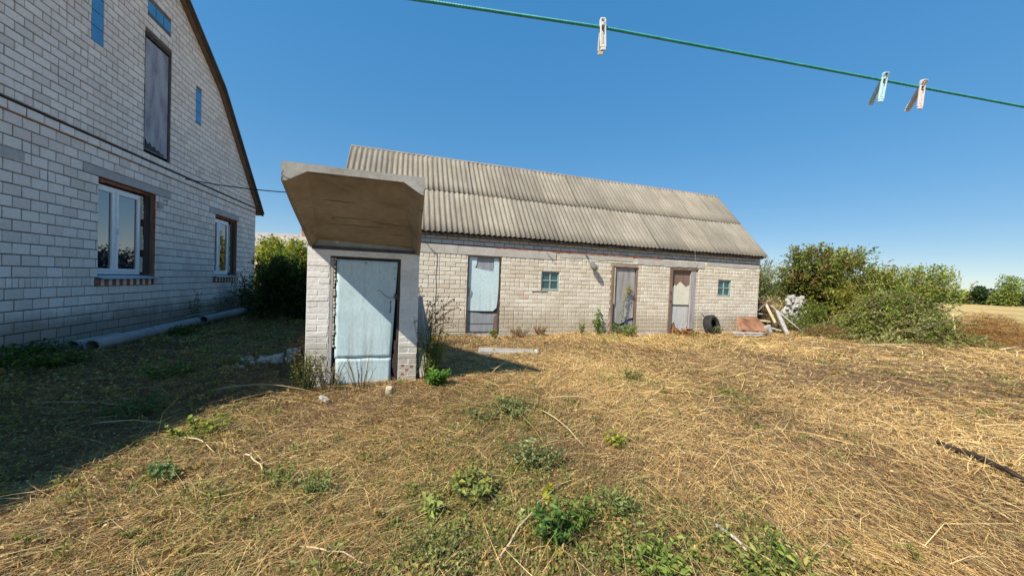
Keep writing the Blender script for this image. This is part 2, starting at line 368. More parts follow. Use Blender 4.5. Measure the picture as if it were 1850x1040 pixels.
def course(x0, x1, z0, h, L, off, holes, mk, joint=.012, out=None, half=.0):
    """bricks of one course between x0 and x1, cut at the openings"""
    segs = [(x0, x1)]
    for (a, b_, c_, d_) in holes:
        if z0+h > c_+.03 and z0 < d_-.03:
            ns = []
            for (p, q) in segs:
                if b_ <= p or a >= q: ns.append((p, q)); continue
                if a > p: ns.append((p, a))
                if b_ < q: ns.append((b_, q))
            segs = ns
    for (p, q) in segs:
        x = math.floor((p-off)/L)*L + off
        while x < q:
            w_ = L
            a = max(x, p); b2 = min(x+w_, q)
            if half and random.random() < half and b2-a > .2:
                mid = (a+b2)/2
                for (c1, c2) in ((a, mid), (mid, b2)): out.append(((c1+c2)/2, z0+h/2, c2-c1-joint, h-joint, mk))
            elif b2-a > .035: out.append(((a+b2)/2, z0+h/2, b2-a-joint+random.uniform(-.003, .003), h-joint, mk))
            x += w_

def wall_core(mb, x0, x1, z0, top, holes, y0, y1):
    """solid wall with rectangular holes; top = list of (x, z)"""
    xs = sorted(set([x0, x1] + [p[0] for p in top if x0 < p[0] < x1] + [v for h_ in holes for v in h_[:2] if x0 < v < x1]))
    def tz(x):
        for (a, za), (b_, zb) in zip(top, top[1:]):
            if a <= x <= b_: return za + (zb-za)*(x-a)/(b_-a)
        return top[-1][1]
    for a, b_ in zip(xs, xs[1:]):
        hs = sorted([(h_[2], h_[3]) for h_ in holes if h_[0] < (a+b_)/2 < h_[1]]); z = z0
        for (c_, d_) in hs:
            if c_ > z+1e-4: mb.prism([(a, z), (b_, z), (b_, c_), (a, c_)], y0, y1)
            z = d_
        mb.prism([(a, z), (b_, z), (b_, tz(b_)), (a, tz(a))], y0, y1)

# ------------------------------------------------------------------ house
def build_house():
    T = thing('brick_house', 'large whitish brick house with steep dark-edged gable, attic hatch and two white windows', 'house', HA, HANG)
    W1 = (1.60, 3.10, 1.17, 3.004); W2 = (5.62, 6.98, 1.19, 3.004)
    HATCH = (2.70, 3.56, 3.80, 6.40)
    S1 = (1.41, 1.66, 5.36, 6.6); S2 = (4.55, 4.80, 5.26, 6.12); S3 = (2.77, 3.52, 6.82, 7.06)
    x0, x1 = -5.95, 8.40; zc = 3.68; g0 = -4.55
    mb = MB(); wall_core(mb, x0, x1, -.15, [(x0, zc), (x1, zc)], [W1, W2], .012, .34)
    under = [(-4.62, 4.22), (-4.05, 5.25), (-2.85, 6.62), (2.0, 8.05), (3.15, 8.25), (5.65, 6.62), (8.5, 3.60)]  # near rake is out of view, shaped to cast the yard's shadow edge
    gtop = [(x, z-.005) for x, z in under]; gtop[0] = (g0, 4.30); gtop[-1] = (x1, 3.69)
    wall_core(mb, g0, x1, zc+.0, gtop, [HATCH, S1, S2, S3], .014, .30)
    mb.box(x0, x0+.3, .36, 9, -.15, 3.6); mb.box(x1-.3, x1, .36, 9, -.15, 3.6); mb.box(x0, x1, 9, 9.3, -.15, 3.6)
    mb.prism([(x0, zc+.001), (g0-.001, zc+.001), (g0-.001, 4.22), (x0, 3.92)], .014, .3)  # unseen lean-to, invented to extend the house shadow on the yard
    mb.build('wall', MAT['house_mortar'], T)
    B = []
    h = .1667; L = .256
    for i in range(6): course(x0, x1, 0.0+i*h, h, L, (.055 if i % 2 else .185), [W1, W2], 'house_brick', .0155, B, .04)
    # upright row level with the sills, then courses again
    x = x0
    while x < x1:
        if not (1.5 < x+.04 < 3.14 or 5.55 < x+.04 < 7.05):
            if x < 1.52: B.append((x+.0425, 1.0+.0775, .074, .143, 'house_brick'))
        x += .086
    course(3.14, 5.55, 1.0, .155, L, .07, [W1, W2], 'house_brick', .0155, B)
    course(7.05, x1, 1.0, .155, L, .07, [W1, W2], 'house_brick', .0155, B)
    hh = (3.51-1.155)/14
    LH = [(1.27, 3.6, 1.155+11*hh, 1.155+12*hh), (5.30, 7.08, 1.155+11*hh, 1.155+12*hh)]
    z = 1.155; i = 0
    while i < 14:
        course(x0, x1, z, hh, L, (.02 if i % 2 else .15), [W1, W2] + LH, 'house_brick', .0155, B, .05); z += hh; i += 1
    course(x0, x1, 3.525, .14, L, .08, [], 'house_brick', .0155, B)
    # gable: header row, then thinner courses up to the rake
    def inside(xa, xb, za):
        def tz(x):
            for (a, p), (b_, q) in zip(under, under[1:]):
                if a <= x <= b_: return p + (q-p)*(x-a)/(b_-a)
            return -9
        return min(tz(xa), tz(xb)) > za
    G = []
    x = g0
    while x < x1-.1: G.append((x+.065, 3.77, .118, .12, 'house_brick')); x += .131
    z = 3.84; i = 0; gh = .138
    while z < 8.1:
        course(g0, x1, z, gh, .262, (.03 if i % 2 else .16), [HATCH, S1, S2, S3], 'house_brick', .0155, G, .05); z += gh; i += 1
    keep = []; cutb = MB()
    def clip(poly):
        for (a, p), (b_, q) in zip(under, under[1:]):
            nx_, nz_ = -(q-p), (b_-a); out = []
            f_ = lambda v: (v[0]-a)*nx_ + (v[1]-p+.012)*nz_
            for v0, v1 in zip(poly, poly[1:]+poly[:1]):
                d0, d1 = f_(v0), f_(v1)
                if d0 <= 0: out.append(v0)
                if (d0 < 0 < d1) or (d1 < 0 < d0): t_ = d0/(d0-d1); out.append((v0[0]+(v1[0]-v0[0])*t_, v0[1]+(v1[1]-v0[1])*t_))
            poly = out
            if len(poly) < 3: return None
        return poly
    for b_ in G:
        xa, xb, za, zb = b_[0]-b_[2]/2, b_[0]+b_[2]/2, b_[1]-b_[3]/2, b_[1]+b_[3]/2
        if inside(xa, xb, zb+.012): keep.append(b_)
        else:
            pl = clip([(xa, za), (xb, za), (xb, zb), (xa, zb)])
            if pl: cutb.prism(pl, random.uniform(-.003, .001), .03, random.random()*.99+.005)
    cb = cutb.build('cut_brickwork', MAT['house_brick'], T); cb['kind'] = 'stuff'
    lay_bricks(T, HA, HANG, B+keep, 0.0, .03, None, 300)
    # cornice: thin rusty strip one course under the gable line, dark drip joint
    MB().box(x0, x1, -.012, .03, 3.506, 3.521).build('cornice_strip', MAT['rust'], T)
    MB().box(x0, x1, -.012, .03, 3.672, 3.686).build('drip_strip', MAT['black_wire'], T)
    for q in LH:
        bevel(MB().box(q[0], q[1], -.012, .2, q[2]+.002, q[3]-.008).build('lintel', MAT['house_lintel'], T), .008)
    MB().box(-.35, .30, -.006, .2, 2.86, 3.0).build('repair_patch', MAT['house_lintel'], T)
    # roof: mansard shell with barge board and soffit
    yo = -.15
    def shell(pts, th, y0, y1):
        m_ = MB()
        for (a, b_) in zip(pts, pts[1:]):
            d = Vector((b_[0]-a[0], b_[1]-a[1])).normalized(); n_ = Vector((-d.y, d.x))
            if n_.y < 0: n_ = -n_
            m_.prism([a, b_, (b_[0]+n_.x*th, b_[1]+n_.y*th), (a[0]+n_.x*th, a[1]+n_.y*th)], y0, y1)
        return m_
    ext = [(-6.15, 3.90), (-4.62, 4.26)] + under[1:-1] + [(8.66, 3.44)]  # near end roofs the invented lean-to that shapes the shadow
    rf = shell([(x, z+.075) for x, z in ext], .05, yo-.03, 9.5).build('roof', MAT['house_roof'], T)
    shell([(x, z+.0) for x, z in ext], .072, yo, yo+.035).build('barge_board', MAT['dark_wood'], T)
    shell([(x, z+.02) for x, z in ext], .05, yo+.037, .35).build('soffit', MAT['brown_wood'], T)
    MB().box(1.2, 1.9, 3, 3.6, 7.6, 9.1).build('chimney', MAT['red_brick'], rf)
    # attic hatch
    hd = MB().box(HATCH[0]+.065, HATCH[1]-.03, .05, .08, HATCH[2]+.12, HATCH[3]-.12).build('attic_hatch', MAT['attic_sheet'], T)
    f_ = MB(); f_.box(HATCH[0], HATCH[0]+.06, .03, .14, HATCH[2], HATCH[3]); f_.box(HATCH[1]-.025, HATCH[1], .05, .14, HATCH[2], HATCH[3])
    f_.box(HATCH[0]+.06, HATCH[1]-.025, .02, .14, HATCH[3]-.09, HATCH[3]); f_.box(HATCH[0]+.06, HATCH[1]-.025, .02, .14, HATCH[2], HATCH[2]+.05)
    f_.build('hatch_frame', MAT['dark_wood'], hd)
    lip = MB()
    xx = HATCH[0]+.11; zz = HATCH[2]+.12
    poly = [(xx, zz+.02)]
    for k in range(9): poly.append((xx+.07*k, zz+(.12 if k % 2 else .22)*(1-k/11)))
    poly.append((xx+.6, zz+.02)); lip.prism(poly, .035, .049); lip.build('torn_edge', MAT['black_wire'], hd)
    MB().box(HATCH[0]+.02, HATCH[1]-.02, .16, .2, HATCH[2], HATCH[3]).build('hatch_back', MAT['interior'], hd)
    for (a, b_, c_, d_) in (S1, S2, S3):
        w = MB().box(a+.004, b_-.004, .008, .10, c_+.004, d_-.004).build('blue_panel', MAT['blue_panel'], T)
        j = MB()
        if d_-c_ > .5:
            k = c_+.27
            while k < d_-.05: j.box(a+.01, b_-.01, .005, .010, k-.005, k+.005); k += .27
        else:
            k = a+.25
            while k < b_-.05: j.box(k-.004, k+.004, .005, .010, c_+.01, d_-.01); k += .25
        j.build('panel_joint', MAT['black_wire'], w)
    # windows
    for wi, (a, b_, c_, d_) in enumerate((W1, W2)):
        fr1 = b_-.26 if wi == 0 else b_-.30
        fz0, fz1 = c_+.045, d_-.10
        y = .12; fwid = .065
        fr = MB(); mid = a + (fr1-a)*(.44 if wi == 0 else .40)
        for (p, q) in ((a-.0, a+fwid), (fr1-fwid, fr1), (mid-.035, mid+.035)): fr.box(p, q, y, y+.07, fz0+fwid, fz1-fwid)
        fr.box(a, fr1, y, y+.07, fz0, fz0+fwid); fr.box(a, fr1, y, y+.07, fz1-fwid, fz1)
        fo = bevel(fr.build('window', MAT['pvc'], T), .006)
        for (p, q) in ((a+fwid, mid-.035), (mid+.035, fr1-fwid)):
            sa = MB(); e = .045; s0, s1 = fz0+fwid, fz1-fwid; yy = y-.018
            sa.box(p, p+e, yy, yy+.05, s0, s1); sa.box(q-e, q, yy, yy+.05, s0, s1); sa.box(p+e, q-e, yy, yy+.05, s0, s0+e); sa.box(p+e, q-e, yy, yy+.05, s1-e, s1)
            bevel(sa.build('sash', MAT['pvc'], fo), .005)
            MB().box(p+e, q-e, yy+.028, yy+.036, s0+e, s1-e).build('pane', MAT['glass'], fo)
        MB().box(mid+.03, mid+.05, y-.06, y-.02, (fz0+fz1)/2-.06, (fz0+fz1)/2+.06).build('handle', MAT['pvc'], fo)
        # broken reveal at the right: dark red brick, foam, grey board
        rv = MB(); k = c_
        while k < d_-.06:
            w_ = random.uniform(.018, .04); rv.box(b_-w_, b_+.002, .006, .03, k, k+.06, random.random()); k += .068
        rv.build('broken_jamb', MAT['red_brick'], T)
        MB().box(fr1+.06, b_-.02, .09, .19, c_, d_).build('rough_jamb', MAT['dark_wood'], T)
        MB().box(b_-.02, b_-.001, .031, .088, c_, d_).build('jamb_side', MAT['brown_wood'], T)
        fm = MB(); k = fz0+.05
        while k < fz1-.05:
            s_ = random.uniform(.03, .06); l = random.uniform(.05, .16)
            if random.random() < .8: fm.box(fr1+.002, fr1+s_, y-.02-random.uniform(0, .02), y+.06, k, k+l)
            k += l
        o = bevel(fm.build('mounting_foam', MAT['foam'], T), .018, 3)
        tp = MB(); k = a
        while k < b_: tp.box(k, k+.11, .06, .12, d_-.05-random.uniform(0, .02), d_+.0, random.random()); k += .117
        tp.build('head_brick', MAT['red_brick'], T)
        MB().box(a, b_, .20, .24, c_, d_).build('window_back', MAT['interior'], T)
        # sill: sloping sheet over red bricks on edge
        sl = MB(); sl.add([(a-.02, -.10, c_-.025), (b_+.05, -.10, c_-.025), (b_+.02, .12, c_+.03), (a+.0, .12, c_+.03),
                           (a-.02, -.10, c_-.037), (b_+.05, -.10, c_-.037), (b_+.02, .12, c_+.018), (a+.0, .12, c_+.018)],
                          [(0,1,2,3), (7,6,5,4), (4,5,1,0), (5,6,2,1), (6,7,3,2), (7,4,0,3)])
        so = sl.build('window_sill', MAT['sill_metal'], T)
        k = a-.06; i = 0
        while k < b_+.0:
            mk = 'red_brick' if i % 2 == 0 else 'house_brick'
            MB().box(k, k+.078, -.022-random.uniform(0, .01), .12, c_-.165, c_-.045).build('sill_brick', MAT[mk], so); k += .088; i += 1
    # small hook and box by the first window
    MB().box(3.12, 3.24, -.05, -.001, 2.72, 2.86).build('junction_box', MAT['house_lintel'], T)
    MB().tube([(3.34, 0, 2.93), (3.34, -.07, 2.93), (3.34, -.07, 2.84)], .010, 6).build('wall_hook', MAT['black_wire'], T)
    return T
build_house()

# ------------------------------------------------------------------ barn
def build_barn():
    T = thing('brick_barn', 'long low barn of cream brick under a grey corrugated roof with three patched doors', 'barn', BA, BANG)
    D1 = (-9.66, -8.82, .05, 1.965); D2 = (-5.57, -4.71, .0, 1.93); D3 = (-3.57, -2.50, .0, 1.93)
    W1 = (-7.69, -7.18, 1.19, 1.68); W2 = (-1.70, -1.18, 1.17, 1.66)
    x0, x1 = -12.55, 0.0; ztop = 2.44
    holes = [D1, D2, D3, W1, W2]
    mb = MB(); wall_core(mb, x0, x1, -.2, [(x0, 2.2), (x1, 2.2)], holes, .012, .26)
    mb.box(x0, x0+.25, .262, 3.55, -.2, 2.4); mb.box(x1-.25, x1, .262, 3.55, -.2, 2.4); mb.box(x0, x1, 3.552, 3.8, -.2, 2.4)
    mb.build('wall', MAT['barn_mortar'], T)
    MB().box(x0, x1, .006, .26, 2.2, ztop).build('wall_plate', MAT['dark_mortar'], T)
    # gable ends
    for xx in (x0, x1-.25):
        m_ = MB(); m_.add([(xx, .262, 2.4), (xx+.25, .262, 2.4), (xx+.25, 3.55, 2.4), (xx, 3.55, 2.4), (xx, 1.9, 4.66), (xx+.25, 1.9, 4.66)],
                          [(0,1,2,3), (0,4,5,1), (3,2,5,4), (0,3,4), (1,5,2)]); m_.build('gable', MAT['barn_mortar'], T)
    B = []; h = .1065; L = .256
    LT = (-11.6, -7.30, 1.987, 2.196); L3 = (-4.0, -2.35, 1.93, 1.99)
    for i in range(20):
        z = .07 + i*h
        if z+h > 2.21: break
        hd = (i in (4, 11, 17))
        course(x0, x1, z, h, L/2 if hd else L, (.03 if i % 2 else .155), holes+[LT], 'barn_brick', .010, B, .06)
    course(x0, x1, -.08, .15, .39, .1, [D1, D2, D3], 'house_lintel', .012, B)
    for i in range(2): course(x0, x1, 2.225+i*.108, .106, .262, (.03 if i else .16), [], 'barn_top_brick', .012, B)
    lay_bricks(T, BA, BANG, B, 0.0, .03, None, 300)
    # right end wall bricks (return), concrete lintel, red brick strip, pale render strip
    m_ = MB(); k = 0
    for i in range(22):
        z = .07+i*h
        if z+h > 2.44: break
        y = .0 if i % 2 else -.1
        while y < 3.7:
            a = max(y+.006, .002); b_ = min(y+.25, 3.78)
            m_.box(.0015, .012, a, b_, z+.005, z+h-.006, random.random()); y += .256
    o = m_.build('end_brickwork', MAT['barn_brick'], T); o['kind'] = 'stuff'
    bevel(MB().box(LT[0], -9.92, -.010, .2, LT[2], LT[3]).build('lintel', MAT['lintel'], T), .006)
    bevel(MB().box(-9.912, LT[1], -.013, .2, LT[2], LT[3]-.005).build('lintel', MAT['lintel'], T), .006)
    x = -8.95
    while x < -3.95:
        w = random.uniform(.05, .12)
        MB().box(x, x+w-.012, -.006-random.uniform(0, .012), .05, 2.184, 2.184+random.uniform(.025, .042)).build('red_brick', MAT['red_brick'], T); x += w
    # worn patches of render along the top of the wall
    for (a, b_, z0, z1) in ((-7.2, -4.9, 2.06, 2.18), (-4.75, -2.3, 2.0, 2.17), (-2.2, -.02, 2.09, 2.20), (-12.4, -11.62, 2.0, 2.17)):
        poly = [(a, z0)]; k = a
        while k < b_: k += .17; poly.append((min(k, b_), z0+random.uniform(-.02, .02)))
        poly += [(b_, z1), (a, z1)]; MB().prism(poly, -.009-random.uniform(0, .003), .02).build('render_patch', MAT['lintel'], T)
    # roof: corrugated sheets
    E0 = Vector((0, -.12, 2.475)); RD = Vector((0, 1.97, 4.86)); sl = (RD-E0); SL = sl.length
    pitch_ = math.atan2(sl.z, sl.y)
    def sheet_mesh(length, waves=8, p=.1336, amp=.020, th=.007, drop=0, seed=0):
        rr = np.random.default_rng(seed)
        nx = waves*8+1; ny = 5; xs = np.linspace(0, waves*p, nx); ys = np.linspace(0, length, ny)
        X, Y = np.meshgrid(xs, ys); Z = amp*np.cos(2*np.pi*X/p)
        Y = Y + np.where(Y < .01, .006*np.sin(X*9+seed), 0) 
        top = np.stack([X, Y, Z], -1).reshape(-1, 3); bot = top-np.array([0, 0, th]); V = np.concatenate([top, bot]); n = nx*ny
        i = (np.arange(ny-1)[:, None]*nx+np.arange(nx-1)[None]).ravel()
        f = [np.stack([i, i+1, i+nx+1, i+nx], 1), np.stack([n+i+nx, n+i+nx+1, n+i+1, n+i], 1)]
        e = np.arange(nx-1); f.append(np.stack([e+n, e+1+n, e+1, e], 1)); k = (ny-1)*nx; f.append(np.stack([e+k, e+1+k, e+1+k+n, e+k+n], 1))
        s_ = np.arange(ny-1)*nx; f.append(np.stack([s_, s_+nx, s_+nx+n, s_+n], 1)); s2 = s_+nx-1; f.append(np.stack([s2+n, s2+nx+n, s2+nx, s2], 1))
        return V, np.concatenate(f)
    sw = 8*.1336; L1 = SL*.50+.10; L2 = SL*.50+.03
    roof = bpy.data.objects.new('roof', MB().add([(x0-.1, -.10, 2.43), (x1+.1, -.10, 2.43), (x1+.1, 1.9, 4.75), (x0-.1, 1.9, 4.75)], [(0,1,2,3)]).mesh('roof', MAT['dark_wood']))
    COL.objects.link(roof); roof.parent = T
    meshes = []
    for s_ in range(4):
        for Ln in (L1, L2):
            V, Fc = sheet_mesh(Ln, seed=s_); o = np_obj('roof_sheet', V, Fc, MAT['slate']); o.data.polygons.foreach_set('use_smooth', [True]*len(o.data.polygons))
            meshes.append(o.data); bpy.data.objects.remove(o)
    xend = x1+.17; nsh = 12
    for row in range(2):
        for k in range(nsh):
            me = meshes[(k*3+row) % 4*2+row]; x = xend - (k+1)*sw + .0
            o = bpy.data.objects.new('roof_sheet', me); COL.objects.link(o); o.parent = roof
            base = E0 + sl*(0 if row == 0 else .5) ; 
            lift = .014*(row) + .006*(k % 2) 
            o.location = (x+random.uniform(-.006, .006), base.y - lift*math.sin(pitch_) + random.uniform(-.01, .01)*.5, base.z + lift*math.cos(pitch_)+.02)
            o.rotation_euler = (pitch_ + random.uniform(-.004, .004), 0, random.uniform(-.003, .003))
    # rear slope: one corrugated surface that stands a little above the ridge
    V, Fc = sheet_mesh(SL, waves=8*nsh)
    ro = np_obj('rear_slope', V, Fc, MAT['slate'], roof); ro.rotation_euler = (pitch_, 0, math.pi); ro.location = (xend, 2*RD.y-E0.y+.07, E0.z+.10)
    # ridge tiles: light worn caps
    x = xend-nsh*sw
    while x < xend-.02:
        MB().tube([(x, RD.y+.02, RD.z+.045), (x+.265, RD.y+.02, RD.z+.043)], .03, 6).build('ridge_tile', MAT['concrete'], roof); x += .28
    bevel(MB().prism([(xend-.035, 0), (xend-.01, 0), (xend-.01, .05), (xend-.035, .05)], 0, SL).build('verge_board', MAT['grey_wood'], roof), .004)
    vb = roof.children[-1]; vb.location = (0, E0.y+.02, E0.z-.06); vb.rotation_euler = (pitch_, 0, 0)
    MB().box(x0, x1+.02, -.09, -.03, 2.40, 2.45).build('eaves_board', MAT['dark_wood'], roof)
    # ---- door 1: pale blue sheet torn over grey
    a, b_, c_, d_ = D1
    d1 = MB().box(a+.03, b_-.03, .07, .10, c_+.03, d_-.02).build('door', MAT['grey_wood'], T); d1['label'] = 'door clad in torn pale blue sheet metal'
    f_ = MB(); f_.box(a, a+.03, -.005, .12, c_, d_); f_.box(b_-.03, b_, -.005, .12, c_, d_); f_.box(a+.03, b_-.03, -.005, .12, d_-.018, d_); f_.box(a+.03, b_-.03, -.005, .12, c_, c_+.03)
    f_.build('door_frame', MAT['dark_wood'], d1)
    MB().prism([(a+.035, .60), (a+.12, .605), (a+.35, .60), (b_-.16, .60), (b_-.07, .68), (b_-.05, .80), (b_-.03, 1.2), (b_-.035, 1.945), (b_-.17, 1.945), (b_-.165, 1.70), (b_-.18, 1.60),
                (b_-.42, 1.63), (b_-.66, 1.68), (b_-.62, 1.74), (b_-.60, 1.945), (a+.034, 1.945), (a+.036, 1.2)], .035, .045).build('blue_sheet', MAT['pale_blue_paint'], d1)
    MB().prism([(b_-.62, 1.60), (b_-.18, 1.55), (b_-.168, 1.945), (b_-.60, 1.945)], .050, .058).build('grey_patch', MAT['grey_sheet'], d1)
    MB().prism([(a+.04, .09), (b_-.14, .08), (b_-.12, .45), (a+.3, .55), (a+.04, .57)], .040, .050).build('lower_sheet', MAT['grey_sheet'], d1)
    MB().box(a+.04, b_-.14, .034, .040, .275, .285).build('sheet_seam', MAT['metal_dark'], d1)
    MB().prism([(b_-.14, .08), (b_-.03, .08), (b_-.03, .55), (b_-.12, .45)], .045, .055).build('rusty_corner', MAT['brown_wood'], d1)
    MB().box(a+.03, b_-.03, .058, .068, .55, .66).build('dark_gap', MAT['interior'], d1)
    MB().prism([(a+.02, 1.0), (a+.1, .95), (a+.13, 1.08), (a+.05, 1.2)], .02, .03).build('bent_flap', MAT['grey_sheet'], d1)
    # ---- door 2: grey weathered plywood with torn foot
    a, b_, c_, d_ = D2
    d2 = MB().prism([(a+.13, .33), (a+.3, .27), (a+.5, .33), (a+.62, .42), (b_-.08, .45), (b_-.06, 1.2), (b_-.07, 1.86), (a+.12, 1.86)], .03, .06).build('door', MAT['grey_wood'], T); d2['label'] = 'grey plywood door torn along the foot'
    f_ = MB(); f_.box(a, a+.06, -.03, .1, c_, d_); f_.box(a+.06, b_, -.02, .1, d_-.05, d_); f_.box(b_-.04, b_, -.006, .1, c_, d_-.05)
    f_.build('door_frame', MAT['brown_wood'], d2)
    MB().box(a+.065, a+.11, -.02, .06, .85, 1.87).build('cream_batten', MAT['cream_wood'], d2)
    MB().prism([(a+.12, .02), (b_-.06, .02), (b_-.06, .40), (a+.62, .36), (a+.5, .25), (a+.3, .20), (a+.13, .26)], .065, .08).build('lower_panel', MAT['grey_sheet'], d2)
    MB().box(a+.06, b_-.04, .085, .1, .0, .5).build('dark_gap', MAT['interior'], d2)
    MB().box(a+.13, b_-.09, .02, .03, .10, .13).build('batten', MAT['grey_wood'], d2)
    # ---- door 3: brown top, cream middle, grey-white foot, grey board at the right
    a, b_, c_, d_ = D3; e = a+.80
    d3 = MB().box(a+.10, e-.02, .05, .08, .05, d_-.03).build('door', MAT['brown_wood'], T); d3['label'] = 'door with brown top, peeling cream middle and grey foot'
    f_ = MB(); f_.box(a, a+.09, -.02, .12, c_, d_); f_.box(a+.09, b_-.1, -.015, .12, d_-.025, d_+.02)
    f_.build('door_frame', MAT['brown_wood'], d3)
    MB().prism([(a+.10, .86), (e-.03, .86), (e-.02, 1.46), (e-.08, 1.43), (e-.15, 1.39), (e-.22, 1.44), (e-.32, 1.52), (e-.38, 1.55), (e-.45, 1.48), (e-.52, 1.42), (e-.58, 1.45), (e-.63, 1.38), (a+.11, 1.38), (a+.11, 1.0), (a+.15, .96)], .036, .046).build('cream_sheet', MAT['cream_paint'], d3)
    MB().prism([(a+.12, .10), (a+.18, .28), (a+.26, .33), (a+.34, .16), (a+.5, .06), (e-.1, .10), (e-.05, .22), (e-.03, .82), (a+.11, .82)], .036, .046).build('grey_sheet', MAT['grey_white'], d3)
    MB().box(a+.10, e-.03, .026, .036, .825, .855).build('mid_rail', MAT['dark_wood'], d3)
    MB().box(e-.01, e+.16, -.006, .06, .12, d_-.04).build('side_board', MAT['grey_wood'], d3)
    MB().prism([(a+.11, .02), (a+.33, .02), (a+.36, .2), (a+.25, .36), (a+.17, .32)], .047, .050).build('rust_hole', MAT['rust'], d3)
    MB().box(a+.02, a+.045, -.04, -.02, 1.2, 1.24).build('hinge', MAT['metal_dark'], d3); MB().box(a+.02, a+.045, -.04, -.02, .95, .99).build('hinge', MAT['metal_dark'], d3)
    # white brick pier shown between the board and the wall
    P = []
    for i in range(18):
        z = .07+i*h; 
        if z+h < 1.93: P.append((e+.16+(.55-.28)/2/2+.015, z+h/2, .12, h-.012, 'barn_brick'))
    m_ = MB(); 
    for (x, z, w, hh, mk) in P: m_.box(e+.165, b_, .004, .15, z-hh/2, z+hh/2, random.random())
    pr = m_.build('jamb_brickwork', MAT['barn_brick'], T); pr['kind'] = 'stuff'
    # ---- windows of glass squares in teal frames
    for (a, b_, c_, d_) in (W1, W2):
        f_ = MB(); e = .035; y = .03
        f_.box(a, a+e, y, y+.06, c_, d_); f_.box(b_-e, b_, y, y+.06, c_, d_); f_.box(a+e, b_-e, y, y+.06, c_, c_+e); f_.box(a+e, b_-e, y, y+.06, d_-e, d_)
        mx, mz = (a+b_)/2, (c_+d_)/2
        f_.box(mx-.014, mx+.014, y+.004, y+.05, c_+e, d_-e); f_.box(a+e, mx-.014, y+.004, y+.05, mz-.014, mz+.014); f_.box(mx+.014, b_-e, y+.004, y+.05, mz-.014, mz+.014)
        w = f_.build('window', MAT['teal_paint'], T)
        for (p, q) in ((a+e, mx-.014), (mx+.014, b_-e)):
            for (r_, s_) in ((c_+e, mz-.014), (mz+.014, d_-e)): MB().box(p, q, y+.025, y+.031, r_, s_).build('pane', MAT['old_glass'], w)
        MB().box(a, b_, y+.062, y+.07, c_, d_).build('window_back', MAT['interior'], w)
    MB().box(-7.95, -7.5, -.012, .03, 1.125, 1.145).build('broken_ledge', MAT['brown_wood'], T)
    # crack at the left, wires
    MB().tube([(-10.42+.012*math.sin(k*1.7), -.004, 1.98-.19*k) for k in range(10)], .007, 5).build('crack', MAT['dark_mortar'], T)
    MB().tube([(-10.72, -.05, 2.27), (-10.6, -.06, 2.1), (-10.44, -.02, 1.97)], .006, 5).build('wire', MAT['black_wire'], T)
    MB().tube([(-7.6, -.05, 2.16), (-7.4, -.05, 1.97), (-7.34, -.01, 1.95)], .006, 5).build('wire', MAT['black_wire'], T)
    MB().tube([(-2.85, -.17, 2.47), (-2.75, -.1, 2.2), (-2.68, -.03, 2.06)], .005, 5).build('wire', MAT['sill_metal'], T)
    return T
build_barn()

# lamp fixed on the barn wall
def build_lamp():
    p = to_world(BA, BANG, -6.35, -.02, 0); T = thing('wall_lamp', 'grey elongated lamp head on a bent bracket on the barn wall', 'lamp', p, BANG)
    MB().tube([(-.08, 0, 2.16), (-.05, -.05, 2.12), (0, -.08, 2.04)], .012, 6).build('bracket', MAT['metal_dark'], T)
    MB().tube([(0, -.08, 2.05), (.05, -.09, 1.97), (.12, -.1, 1.87), (.18, -.1, 1.79), (.2, -.1, 1.76)], [.03, .05, .085, .08, .03], 12).build('lamp_head', MAT['lamp_metal'], T, True)
    MB().tube([(.06, -.105, 1.95), (.12, -.125, 1.86), (.17, -.13, 1.79)], [.02, .055, .03], 10).build('lamp_glass', MAT['old_glass'], T, True)
build_lamp()

